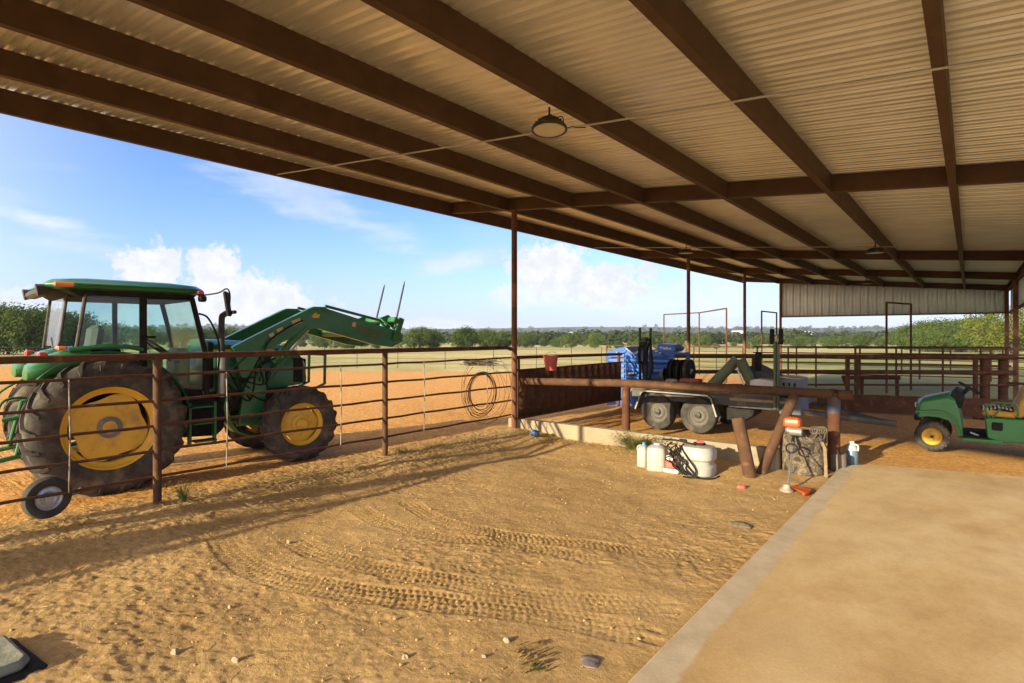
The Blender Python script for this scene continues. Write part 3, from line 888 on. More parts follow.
# pens beyond, gates and arches
def pens():
    def run(name, label, a, b, railz, radii, posts, pr, mat=M_rustdark, hp=None, low=None):
        a, b = Vector(a), Vector(b)
        t = thing(name, label, 'fence', tuple((a + b) / 2))
        for z, r in zip(railz, radii):
            z0, z1 = (z if isinstance(z, tuple) else (z, z))
            MB().tube([(a.x, a.y, z0), ((a.x + b.x) / 2, (a.y + b.y) / 2, (z0 + z1) / 2 + .008), (b.x, b.y, z1)], r, 10).build('rail', mat, t)
        for q in posts:
            f, h = q if isinstance(q, tuple) else (q, hp)
            p = a.lerp(b, f)
            MB().tube([(p.x, p.y + .02, gz(p.x, p.y) - .3), (p.x, p.y + .02, h)], pr, 10).build('post', mat, t)
        if low:
            d = (b - a); ang = math.atan2(d.y, d.x)
            MB().box(tuple((a + b) / 2 + Vector((0, -.06, (low[0] + low[1]) / 2))), (d.length, .03, low[1] - low[0]), Matrix.Rotation(ang, 4, 'Z')).build('kick_board', mat, t)
        return t
    run('pen_fence', 'heavy dark red pipe fence with kick board across the barn behind the trailer', (-7.0, 15.7, 0), (.85, 18.0, 0),
        [(1.44, 1.52), (.98, 1.16), (.60, .86)], [.06, .055, .025], [.02, .30, .575, .60, .905], .055, hp=1.47, low=(.06, .52))
    run('pen_fence', 'thin pipe fence with four rails across the end bay of the barn', (-7.0, 24.6, 0), (1.1, 26.0, 0),
        [(1.56, 1.62), (1.32, 1.36), (.95, .98), (.52, .55)], [.03, .018, .03, .018], [.02, .16, .28, .46, .60, .77, .9, .985], .032, hp=1.6)
    run('pen_fence', 'rusty cattle pen fence standing in the grass beyond the end wall', (-17, 30.2, 0), (6, 33.5, 0),
        [1.42, 1.15, .88, .58, .28], [.03, .02, .02, .02, .02], [0, .11, .22, .33, .44, .55, .66, .77, .88, 1], .04, mat=M_rust, hp=1.46)
    run('pen_fence', 'rusty side fence of the pen running away beside the outer columns', (-8.6, 17.5, 0), (-12.5, 30.0, 0),
        [1.45, 1.18, .9, .6, .3], [.03, .02, .02, .02, .02], [0, .2, .4, .6, .8, 1], .04, mat=M_rust, hp=1.5)
    run('pen_fence', 'far sorting alley fence behind the barn towards the right trees', (-5, 37, 0), (9, 40, 0),
        [1.35, 1.05, .75, .4], [.03, .02, .02, .02], [0, .15, .3, .45, .6, .75, .9, 1], .04, mat=M_rustdark, hp=1.4)
    # gate at right end: two thick posts and a short gate
    t = thing('pen_gate', 'dark red pen gate with two thick posts behind the green vehicle', 'gate', (.45, 18.2, 0))
    for x, y, r in ((.28, 17.95, .10), (.62, 18.15, .095)):
        MB().tube([(x, y, -.1), (x, y, 1.60)], r, 16).build('post', M_rustdark, t)
    MB().tube([(.7, 18.1, 1.5), (1.1, 17.95, 1.5)], .03, 10).build('rail', M_rustdark, t)
    MB().tube([(.7, 18.1, .9), (1.1, 17.95, .9)], .03, 10).build('rail', M_rustdark, t)
    MB().tube([(.7, 18.1, .4), (1.1, 17.95, .4)], .03, 10).build('rail', M_rustdark, t)
    # cattle stand: heavy beam on splayed legs
    t = thing('steel_stand', 'low dark steel stand on splayed legs inside the pen', 'stand', (-2.1, 19.5, 0))
    a, b = Vector((-2.9, 18.9, .82)), Vector((-1.55, 19.5, .84))
    MB().tube([a, b], .06, 10).build('beam', M_rustdark, t)
    for p, q in (((-2.86, 18.93), (-2.62, 19.0)), ((-2.42, 19.1), (-2.45, 19.12)), ((-1.62, 19.46), (-1.6, 19.46))):
        MB().tube([(p[0], p[1], .82), (q[0], q[1], -.05)], .05, 10).build('leg', M_rustdark, t)
    # tall gate arches
    def arch(label, pts, top, r=.035):
        t = thing('gate_arch', label, 'gate frame', (pts[0][0], pts[0][1], 0))
        for (x, y) in pts:
            MB().tube([(x, y, gz(x, y) - .3), (x, y, top)], r, 10).build('post', M_rustdark, t)
        for (p, q) in zip(pts[:-1], pts[1:]):
            MB().tube([(p[0], p[1], top), (q[0], q[1], top)], r * .9, 10).build('header', M_rustdark, t)
    arch('tall three post gate frame standing outside behind the second column', [(-13.4, 30.3), (-10.9, 29.0), (-8.2, 25.0)], 3.2)
    arch('tall gate frame joined to the corner column of the end wall', [(-7.30, 27.0), (-7.26, 29.38)], 3.12)
    arch('tall narrow gate frame standing inside before the end wall', [(-2.3, 24.0), (-1.72, 25.9)], 3.2)
    # loose green post by the right wall
    o = MB().tube([(1.25, 27.2, -.3), (1.25, 27.2, 2.9)], .05, 10).build('green_post', pm('grey_green_post', (.16, .21, .19), None, 5, .6), org=(1.25, 27.2, 0))
    tag(o, 'grey green post standing between the two right end columns', 'post')
    # field fence beyond the arena
    t = thing('field_fence', 'wire field fence with thin posts along the far edge of the orange arena', 'fence', (-30, 21.8, 0))
    pts = [(-60, 5.6), (-45, 13.7), (-37, 18.0), (-30, 21.8), (-20, 27.2), (-14, 30.6), (-9, 33.4)]
    P = smooth_path([(x, y, 0) for x, y in pts], 4)
    for z in (1.2, .9, .6, .3):
        MB().tube([(p.x, p.y, gz(p.x, p.y) + z) for p in P], .008, 4).build('wire', M_iron, t)
    for k, p in enumerate(P):
        MB().tube([(p.x, p.y, gz(p.x, p.y) - .2), (p.x, p.y, gz(p.x, p.y) + 1.35)], .022, 7).build('post', M_iron, t)
pens()

# ------------------------------------------------------------------ wheels
def tyre_mesh(Rr, width, rim, n=56, lugs=0, lugh=.035, lean=.16):
    """about local Z (axle); returns MB"""
    h = width / 2
    rt = Rr - (lugh if lugs else 0)
    sd = rt - rim
    prof = [(rim, -h * .78), (rim + .05 * sd, -h * .90), (rim + .35 * sd, -h * 1.02), (rim + .65 * sd, -h * 1.0), (rim + .86 * sd, -h * .88),
            (rt - .01, -h * .72), (rt, -h * .4), (rt + .002, 0), (rt, h * .4), (rt - .01, h * .72), (rim + .86 * sd, h * .88), (rim + .65 * sd, h * 1.0),
            (rim + .35 * sd, h * 1.02), (rim + .05 * sd, h * .90), (rim, h * .78)]
    mb = MB().lathe(prof, n, closed=False)
    if lugs:
        for sgn in (-1, 1):
            for k in range(lugs):
                a0 = 2 * math.pi * (k + (.5 if sgn > 0 else 0)) / lugs
                secs = [(-.02 * h, -.0, rt - .02, Rr), (.35 * h, lean * .4, rt - .02, Rr), (.74 * h, lean * .8, rt - .03, Rr - .008), (.96 * h, lean * 1.02, rt - .05, rt - .03), (1.03 * h, lean * 1.12, rim + .62 * sd, rim + .70 * sd)]
                rings = []
                for x, da, r0, r1 in secs:
                    wa = (.020 if x < .8 * h else .026) / Rr
                    a = a0 + da * 1.0
                    if x > 1.0 * h: ring = [(a - wa, r0, x - .02), (a + wa, r0, x - .02), (a + wa * .7, r1, x + .006), (a - wa * .7, r1, x + .006)]
                    else: ring = [(a - wa * 1.4, r0, x), (a + wa * 1.4, r0, x), (a + wa, r1, x), (a - wa, r1, x)]
                    rings.append([(r * math.cos(q), r * math.sin(q), xx * sgn) for q, r, xx in ring])
                mb.loft(rings)
    return mb

def plain_rim(rim, width, dish=.05, n=36, side=1):
    h = width / 2
    return MB().lathe([(rim * .985, -h * .8), (rim + .012, -h * .86), (rim + .012, -h * .80), (rim * .93, -h * .6), (rim * .9, 0), (rim * .93, h * .6), (rim + .012, h * .80), (rim + .012, h * .86), (rim * .985, h * .8),
                       (rim * .955, h * .62), (rim * .86, h * .50)], n, closed=False)

# ------------------------------------------------------------------ tractor
TA = R(5)
TX, TY = -9.62, 2.45
def tractor():
    t = thing('tractor', 'green cab tractor with yellow wheels and raised front loader behind the fence', 'tractor', (TX, TY, 0), -TA)
    W = dict(parent=t, world=False)
    RR, RW, RIM = .91, .48, .52
    # rear wheels
    def rear_wheel(sx):
        ax = TR(sx * .80, 0.13, RR - .06) @ ALONG_X
        flip = Matrix.Identity(4) if sx > 0 else Matrix.Rotation(math.pi, 4, 'X')
        hub = MB().lathe([(0, -.12), (.17, -.12), (.17, .02), (.0, .02)], 24, ax @ flip)
        w = hub.build('rear_wheel', M_iron, **W)
        k = MB(); k.add(*(lambda m: (m.v, m.f))(tyre_mesh(RR, RW, RIM, 72, 22, .042, .26)), ax @ flip)
        k.build('tyre', M_rubber, parent=w, world=False)
        r = MB(); b = plain_rim(RIM, RW, n=64); r.add(b.v, b.f, ax @ flip)
        # square-cornered disc, set in from the rim edge, gaps show between it and the rim
        ring0, ring1, ring2 = [], [], []
        for i in range(64):
            a = 2 * math.pi * i / 64
            rad = .375 + .075 * abs(math.cos(2 * (a + .45))) ** 1.6
            for ring, f, z in ((ring0, 1.0, .075), (ring1, 1.0, .098), (ring2, .93, .105)):
                ring.append((rad * f * math.cos(a), rad * f * math.sin(a), z))
        ring3 = [(.2 * math.cos(2 * math.pi * i / 64), .2 * math.sin(2 * math.pi * i / 64), .085) for i in range(64)]
        ring4 = [(.01 * math.cos(2 * math.pi * i / 64), .01 * math.sin(2 * math.pi * i / 64), .085) for i in range(64)]
        d = MB().loft([ring0, ring1, ring2, ring3, ring4]); r.add(d.v, d.f, ax @ flip)
        for i in range(8):
            a = i * math.pi / 4 + .2
            q = MB().lathe([(.014, .10), (.014, .122), (0, .122)], 6, TR(.33 * math.cos(a), .33 * math.sin(a), -.008)); r.add(q.v, q.f, ax @ flip)
        r.build('rim', M_yellow, parent=w, world=False)
        q = MB().lathe([(.082, .085), (.082, .112), (0, .114)], 24); r_ = MB(); r_.add(q.v, q.f, ax @ flip); r_.build('hub_cap', M_yellow, parent=w, world=False)
        hb = MB().lathe([(.14, .08), (.14, .105), (.084, .105), (.084, .08)], 28, ax @ flip)
        for i in range(10):
            a = i * math.pi / 5
            q = MB().lathe([(.012, .1), (.012, .13), (0, .132)], 6, TR(.112 * math.cos(a), .108 * math.sin(a), 0)); hb.add(q.v, q.f, ax @ flip)
        hb.build('hub_ring', M_grey, parent=w, world=False)
    for sx in (1, -1): rear_wheel(sx)
    def front_wheel(sx):
        ax = TR(sx * .78, 2.74, .60) @ RZ(-4) @ ALONG_X
        flip = Matrix.Identity(4) if sx > 0 else Matrix.Rotation(math.pi, 4, 'X')
        w = MB().lathe([(0, -.16), (.12, -.16), (.12, .02), (.0, .02)], 20, ax @ flip).build('front_wheel', M_iron, **W)
        k = MB(); m = tyre_mesh(.62, .37, .34, 60, 18, .034, .30); k.add(m.v, m.f, ax @ flip); k.build('tyre', M_rubber, parent=w, world=False)
        r = MB(); b = plain_rim(.34, .36, n=48); r.add(b.v, b.f, ax @ flip)
        ring0, ring1 = [], []
        for i in range(48):
            a = 2 * math.pi * i / 48; rad = .265 + .045 * abs(math.cos(2 * a)) ** 1.5
            ring0.append((rad * math.cos(a), rad * math.sin(a), .03)); ring1.append((rad * math.cos(a), rad * math.sin(a), .05))
        ring2 = [(.19 * math.cos(2 * math.pi * i / 48), .19 * math.sin(2 * math.pi * i / 48), .075) for i in range(48)]
        ring3 = [(.01 * math.cos(2 * math.pi * i / 48), .01 * math.sin(2 * math.pi * i / 48), .075) for i in range(48)]
        d = MB().loft([ring0, ring1, ring2, ring3]); r.add(d.v, d.f, ax @ flip)
        h = MB().lathe([(.15, .07), (.15, .10), (.095, .115), (.09, .17), (.07, .185), (0, .187)], 28); r.add(h.v, h.f, ax @ flip)
        for i in range(8):
            a = i * math.pi / 4; q = MB().lathe([(.013, .07), (.013, .10), (0, .10)], 6, TR(.172 * math.cos(a), .172 * math.sin(a), 0)); r.add(q.v, q.f, ax @ flip)
        r.build('rim', M_yellow, parent=w, world=False)
    for sx in (1, -1): front_wheel(sx)
    # drive train
    b = MB().box((0, 1.25, .86), (.46, 3.4, .46), ch=.05)
    b.box((0, .03, .85), (1.25, .34, .34), ch=.06)
    b.box((0, 2.2, 1.05), (.62, 1.2, .5), ch=.05)
    b.lathe([(.2, -.5), (.2, .5)], 20, TR(0, 0, .85) @ ALONG_X)
    b.build('drive_train', M_iron, **W)
    MB().box((0, 2.74, .58), (1.25, .20, .20), ch=.04).box((.40, 2.62, .60), (.34, .10, .14), ch=.03).build('front_axle', M_greend, **W)
    # hood
    h = MB()
    def hs(y, zt, zl, w):
        pts = [(-w, zl), (-w, zt - .22), (-w * .92, zt - .08), (-w * .62, zt - .015), (0, zt), (w * .62, zt - .015), (w * .92, zt - .08), (w, zt - .22), (w, zl)]
        return [(x, y, z) for x, z in pts]
    h.loft([hs(1.42, 1.99, 1.18, .41), hs(2.1, 1.96, 1.18, .40), hs(2.7, 1.89, 1.18, .385), hs(2.95, 1.81, 1.2, .37), hs(3.06, 1.66, 1.24, .35), hs(3.09, 1.5, 1.28, .34)])
    h.build('hood', M_green, **W)
    MB().box((0, 3.085, 1.42), (.60, .05, .44), ch=.02).box((.352, 2.90, 1.45), (.05, .22, .42), ch=.01).build('grille', M_black, **W)
    MB().box((0, 1.50, 1.58), (.86, .12, .74), ch=.03).build('firewall', M_black, **W)
    # yellow side stripe
    MB().box((.407, 2.0, 1.80), (.006, 1.0, .05)).box((-.407, 2.0, 1.80), (.006, 1.0, .05)).build('stripe', M_yellow, **W)
    # fuel tank and steps under the cab
    tk = MB().loft([[(x, y, z) for y, z in ((.98, .66), (1.05, .55), (1.55, .52), (1.66, .62), (1.66, 1.0), (1.5, 1.10), (1.0, 1.10))] for x in (.26, .30, .52, .56)])
    tk.build('fuel_tank', M_black, bevel=.03, **W)
    MB().loft([[(x, y, z), (x, y + .07, z), (x + .22, y + .07, z), (x + .22, y, z)] for x, y, z in ((.40, 1.66, 1.12), (.42, 1.62, .95), (.42, 1.66, .72), (.42, 1.78, .55), (.40, 1.98, .46), (.38, 2.2, .46))]).build('side_bracket', M_green, bevel=.01, **W)
    st = MB()
    for y, z in ((1.32, .50), (1.30, .76), (1.28, 1.0)): st.box((.72, y, z), (.20, .30, .022), ch=.006)
    st.box((.66, 1.14, .75), (.10, .03, .6)).box((.66, 1.48, .75), (.10, .03, .6))
    st.build('step', M_greend, **W)
    # fenders
    def fender(sx):
        m = MB(); rings = []
        for a in np.linspace(R(138), R(8), 24):
            y, z = .13 + .985 * math.cos(a), RR - .06 + .99 * math.sin(a)
            if z > 1.84: z = 1.84 + (z - 1.84) * .25
            ny, nz = math.cos(a), math.sin(a)
            x0, x1 = .36, .82
            rings.append([(sx * x0, y - ny * .03, z - nz * .03), (sx * x1, y - ny * .03, z - nz * .03), (sx * (x1 + .015), y - ny * .01, z - nz * .01), (sx * x1, y, z), (sx * (x0), y, z)])
        m.loft(rings)
        lobe = []
        for y, sx_, sz_, zc in ((-.70, .10, .05, 1.55), (-.68, .19, .10, 1.57), (-.60, .235, .135, 1.60), (-.45, .245, .15, 1.66), (-.25, .245, .14, 1.73), (-.05, .23, .10, 1.79)):
            lobe.append([(sx * .585 + sx_ * math.copysign(abs(math.cos(a)) ** .6, math.cos(a)), y, zc + sz_ * math.copysign(abs(math.sin(a)) ** .7, math.sin(a))) for a in np.linspace(0, 2 * math.pi, 21)[:-1]])
        m.loft(lobe)
        return m.build('fender', M_green, **W)
    for sx in (1, -1):
        f = fender(sx)
        MB().box((sx * .60, -.52, 1.80), (.17, .10, .07), ch=.02).build('tail_light', M_red, parent=f, world=False)
    MB().box((.66, -.34, 1.885), (.22, .10, .05), ch=.015).build('side_marker', M_amber, **W)
    # cab body below glass
    cb = MB()
    cb.prism([(-.32, 1.10), (.3, 1.05), (1.0, 1.05), (1.34, 1.12), (1.32, 1.30), (.5, 1.30), (.3, 1.86), (-.28, 1.86)], -.62, .62, 'x')
    cb.build('cab_floor', M_black, **W)
    MB().tube(smooth_path([(.79, -.28, 1.86), (.80, .1, 1.90), (.80, .35, 1.89), (.79, .53, 1.85)], 6), .03, 10).build('window_sill', M_green, **W)
    # roof
    rf = MB()
    def rs(z, inset, y0, y1):
        w = .83 - inset; c = .14
        return [(-w + c, y0, z), (w - c, y0, z), (w, y0 + c, z), (w, y1 - c, z), (w - c * .7, y1, z), (-w + c * .7, y1, z), (-w, y1 - c, z), (-w, y0 + c, z)]
    rf.loft([rs(2.62, .06, -.40, 1.22), rs(2.66, .0, -.50, 1.30), rs(2.70, .0, -.52, 1.31), rs(2.76, .06, -.42, 1.22), rs(2.79, .2, -.2, 1.0)])
    roof = rf.build('roof', M_green, bevel=.02, **W)
    MB().loft([rs(2.54, .08, -.30, 1.16), rs(2.625, .045, -.42, 1.22)]).build('roof_trim', M_black, parent=roof, world=False)
    MB().box((0, -.50, 2.60), (1.1, .14, .10), ch=.03).build('rear_vent', M_iron, parent=roof, world=False)
    for sx in (.62, -.62):
        q = MB().lathe([(.0, -.1), (.05, -.1), (.075, .04), (.075, .06), (0, .065)], 16, TR(sx, -.52, 2.62) @ RX(100)); q.build('work_light', M_iron, parent=roof, world=False)
    MB().box((.815, -.33, 2.685), (.06, .22, .06), ch=.02).build('marker_light', M_amber, parent=roof, world=False)
    MB().box((.80, 1.24, 2.66), (.08, .10, .07), ch=.02).build('signal_light', M_red, parent=roof, world=False)
    MB().box((.83, 1.26, 2.575), (.10, .10, .09), ch=.02).build('front_light', M_black, parent=roof, world=False)
    # pillars
    for sx in (1, -1):
        MB().tube([(sx * .62, -.36, 1.86), (sx * .66, -.28, 2.56)], .018, 8).tube([(sx * .76, -.20, 1.86), (sx * .745, -.10, 2.58)], .024, 8).build('rear_pillar', M_iron, **W)
        MB().box((sx * .785, .52, 2.02), (.045, .065, 1.1)).build('door_pillar', M_black, **W)
        MB().tube([(sx * .72, 1.36, 1.12), (sx * .73, 1.33, 1.80), (sx * .745, 1.15, 2.58)], .036, 8).build('front_pillar', M_black, **W)
    def pane(name, pts):
        m = MB().add(pts, [tuple(range(len(pts)))]); return m.build(name, M_glass, recalc=False, **W)
    for sx in (1, -1):
        pane('side_window', [(sx * .775, -.19, 1.90), (sx * .785, .49, 1.90), (sx * .785, .49, 2.56), (sx * .755, -.09, 2.56)])
        pane('door_glass', [(sx * .785, .555, 1.34), (sx * .75, 1.32, 1.25), (sx * .75, 1.32, 1.80), (sx * .76, 1.15, 2.56), (sx * .785, .555, 2.56)])
    pane('rear_window', [(-.60, -.35, 1.90), (.60, -.35, 1.90), (.64, -.28, 2.54), (-.64, -.28, 2.54)])
    pane('windscreen', [(-.72, 1.36, 1.50), (.72, 1.36, 1.50), (.73, 1.17, 2.55), (-.73, 1.17, 2.55)])
    dr = MB().tube([(.79, .56, 1.33), (.79, .56, 2.55), (.77, 1.12, 2.56), (.755, 1.30, 1.80), (.755, 1.30, 1.25)], .016, 8)
    dr.box((.81, .62, 2.02), (.03, .12, .035), ch=.01)
    dr.build('door_frame', M_black, **W)
    # inside the cab
    s = MB().box((0, .34, 1.56), (.52, .5, .14), ch=.05).box((0, .10, 1.88), (.50, .14, .62), RX(-8), ch=.06).box((.30, .3, 1.72), (.08, .36, .06), ch=.02)
    s.build('seat', pm('seat_cloth', (.10, .10, .085), None, 10, .9), **W)
    co = MB().box((0, 1.18, 1.55), (.5, .22, .6), ch=.06).box((.42, .5, 1.62), (.2, .7, .28), ch=.05)
    co.build('dashboard', pm('dash_plastic', (.28, .27, .21), None, 8, .7), **W)
    sw = MB(); c = TR(0, .90, 1.86) @ RX(-38)
    sw.tube([c @ Vector((.2 * math.cos(a), .2 * math.sin(a), 0)) for a in np.linspace(0, 2 * math.pi, 28)[:-1]], .017, 8, closed=True)
    sw.tube([c @ Vector((-.2, 0, 0)), c @ Vector((.2, 0, 0))], .012, 6); sw.tube([c @ Vector((0, 0, 0)), (0, 1.15, 1.6)], .03, 8)
    sw.build('steering_wheel', M_black, **W)
    # exhaust, mirror, grab rail
    ex = MB().tube([(.50, 1.64, 1.10), (.50, 1.64, 1.80)], .062, 16).build('exhaust', M_silver, **W)
    MB().tube(smooth_path([(.50, 1.64, 1.80), (.50, 1.64, 2.28), (.50, 1.67, 2.36), (.50, 1.74, 2.40)], 4), .045, 14).build('stack_pipe', M_iron, parent=ex, world=False)
    mi = MB().tube(smooth_path([(.78, 1.22, 2.62), (.98, 1.42, 2.66), (1.10, 1.50, 2.72), (1.14, 1.53, 2.62), (1.13, 1.52, 2.40)], 5), .011, 8).build('mirror_arm', M_black, **W)
    MB().box((1.13, 1.50, 2.50), (.19, .05, .36), RZ(-30) @ RX(8), ch=.018).box((1.17, 1.56, 2.38), (.16, .06, .05), ch=.015).build('mirror', M_black, parent=mi, world=False)
    MB().tube(smooth_path([(.80, 1.22, 2.36), (.86, 1.34, 2.28), (.86, 1.48, 1.9), (.80, 1.47, 1.35)], 5), .014, 8).build('grab_rail', M_black, **W)
    # loader frame: posts, booms, links, cylinders, carrier, spears
    for sx in (1, -1):
        x = sx * .52
        MB().prism([(1.86, .62), (2.22, .62), (2.30, 1.2), (2.24, 1.90), (1.90, 1.92), (1.80, 1.80), (1.95, 1.2)], x - .05, x + .05, 'x').build('loader_post', M_green, bevel=.01, **W)
        MB().box((sx * .40, 2.05, .72), (.34, .34, .14), ch=.02).build('mount_bracket', M_greend, **W)
        bo = [(1.76, 1.86), (3.02, 2.50), (3.12, 2.54), (3.30, 2.54), (3.40, 2.50), (4.92, 2.10), (4.95, 1.92), (4.70, 1.82), (4.35, 1.86), (3.2, 2.16), (3.02, 2.14), (2.05, 1.70), (1.84, 1.72)]
        m = MB().prism(bo, x - .055, x + .055, 'x'); boom = m.build('boom', M_green, bevel=.012, **W)
        dm = pm('decal', (.6, .5, .2), (.55, .45, .2), 20, .5)
        if sx > 0:
            for y, z, w_, h_ in ((2.52, 2.13, .11, .07), (2.38, 2.05, .08, .06), (2.80, 2.27, .16, .09), (3.88, 2.24, .07, .08)):
                MB().box((x + .056, y, z), (.004, w_, h_), RX(24 if y < 3 else -15)).build('decal', dm, parent=boom, world=False)
            MB().prism([(3.06, 2.36), (3.12, 2.34), (3.2, 2.35), (3.22, 2.41), (3.17, 2.40), (3.15, 2.44), (3.10, 2.41)], x + .054, x + .060, 'x').build('emblem', M_yellow, parent=boom, world=False)
            MB().box((x + .060, 4.20, 2.10), (.012, .5, .11), RX(-15), ch=.004).build('boom_plate', M_olive, parent=boom, world=False)
        # levelling link above the boom
        MB().tube([(x, 3.34, 2.56), (x, 4.45, 2.33)], .026, 8).tube([(x, 4.45, 2.33), (x, 4.75, 2.02)], .03, 8).build('leveling_link', M_green, **W)
        # lift cylinder
        cy = MB().tube([(x * .9, 2.10, 1.05), (x * .9, 2.70, 1.72)], .05, 14).build('lift_cylinder', M_green, **W)
        MB().tube([(x * .9, 2.70, 1.72), (x * .9, 3.12, 2.22)], .026, 12).build('piston_rod', M_silver, parent=cy, world=False)
        MB().tube([(x * 1.02, 2.4, 1.60), (x * 1.02, 3.0, 2.2)], .06, 10).build('boom_brace', M_green, **W)
        cy = MB().tube([(x * .8, 3.55, 2.30), (x * .8, 4.2, 2.12)], .045, 14).build('tilt_cylinder', M_greend, **W)
        MB().tube([(x * .8, 4.2, 2.12), (x * .8, 4.8, 2.1)], .024, 12).build('piston_rod', M_silver, parent=cy, world=False)
    MB().tube([(-.52, 3.85, 2.10), (.52, 3.85, 2.10)], .085, 18).build('torque_tube', M_greend, **W)
    hs_ = MB()
    for k in range(9):
        y0 = 1.95 + random.uniform(-.15, .35); z0 = 1.0 + random.uniform(0, .35)
        hs_.tube(smooth_path([(.56, y0, z0), (.62 + random.uniform(0, .08), y0 + random.uniform(-.2, .2), z0 + random.uniform(.05, .3)), (.60, y0 + random.uniform(-.1, .3), z0 + random.uniform(-.1, .4)), (.57, y0 + .25, z0 + .45)], 6), .013, 6)
    hs_.tube(smooth_path([(.59, 2.2, 1.55), (.62, 2.28, 1.9), (.60, 2.55, 2.12), (.59, 2.9, 2.3)], 6), .014, 6)
    hs_.build('hydraulic_hose', M_black, **W)
    ca = MB()
    for z, y in ((2.02, 4.86), (2.34, 4.74)): ca.box((0, y, z), (1.3, .09, .10), RX(-20), ch=.015)
    for x in (-.6, -.2, .2, .6): ca.box((x, 4.82, 2.16), (.06, .12, .46), RX(-20), ch=.01)
    ca.prism([(4.55, 2.38), (4.72, 2.44), (5.02, 2.22), (4.98, 2.06), (4.86, 2.16)], .38, .42, 'x').prism([(4.55, 2.38), (4.72, 2.44), (5.02, 2.22), (4.98, 2.06), (4.86, 2.16)], -.42, -.38, 'x')
    ca.build('carrier', M_greend, **W)
    for (x, y, z), (x1, y1, z1) in (((-.25, 4.86, 2.30), (-.25, 5.08, 3.10)), ((.48, 4.82, 2.20), (.48, 5.06, 3.12))):
        MB().tube([(x, y, z), (x, y + (y1 - y) * .9, z + (z1 - z) * .9), (x1, y1, z1)], [.02, .017, .004], 10).build('bale_spear', M_iron, **W)
    # guard in front of the grille
    MB().tube([(-.3, 3.12, 1.05), (-.3, 3.45, 1.18), (-.3, 3.46, 1.72)], .028, 8).tube([(.3, 3.12, 1.05), (.3, 3.45, 1.18), (.3, 3.46, 1.72)], .028, 8).tube([(-.3, 3.46, 1.70), (.3, 3.46, 1.70)], .028, 8).build('grille_guard', M_green, **W)
    MB().box((0, 3.2, .95), (.5, .3, .3), ch=.03).build('front_bumper', M_greend, **W)
    # rear hitch
    hi = MB()
    for sx in (.38, -.38):
        hi.tube([(sx, -.1, .62), (sx * 1.15, -.95, .50)], .03, 8).tube([(sx, -.25, 1.25), (sx, -.62, 1.15), (sx * 1.1, -.75, .55)], .022, 8)
    hi.tube([(0, -.2, 1.05), (0, -.85, .95)], .03, 8).box((0, -.45, 1.1), (.5, .2, .35), ch=.03)
    hi.build('rear_hitch', M_greend, **W)
    MB().tube(smooth_path([(.30, -.40, 1.2), (.45, -.85, 1.25), (.48, -.95, .9), (.4, -.98, .45)], 6), .016, 8).tube(smooth_path([(.5, -.6, 1.55), (.52, -.95, 1.3), (.5, -1.05, .8)], 6), .014, 8).build('hitch_hose', M_greend, **W)
    MB().tube([(.62, -.42, 1.9), (.66, -.44, 2.02)], .012, 6).build('antenna', M_grey, **W)
tractor()

def gate_wheel():
    t = thing('small_wheel', 'small tyre on pale grey rim standing against the fence by tractor', 'wheel', (FENCE_X - .09, 1.53, .235))
    ax = RZ(8) @ ALONG_X
    M_ = TR(0, 0, .19) @ ax
    m = tyre_mesh(.205, .12, .115, 40); k = MB().add(m.v, m.f, M_); k.build('tyre', M_greyrubber, t, world=False)
    r = MB(); b = plain_rim(.115, .12, n=32); r.add(b.v, b.f, M_)
    r.lathe([(.105, .025), (.07, .035), (.04, .02), (.035, .05), (0, .05)], 24, M_)
    r.build('rim', M_silver, t, world=False)
gate_wheel()
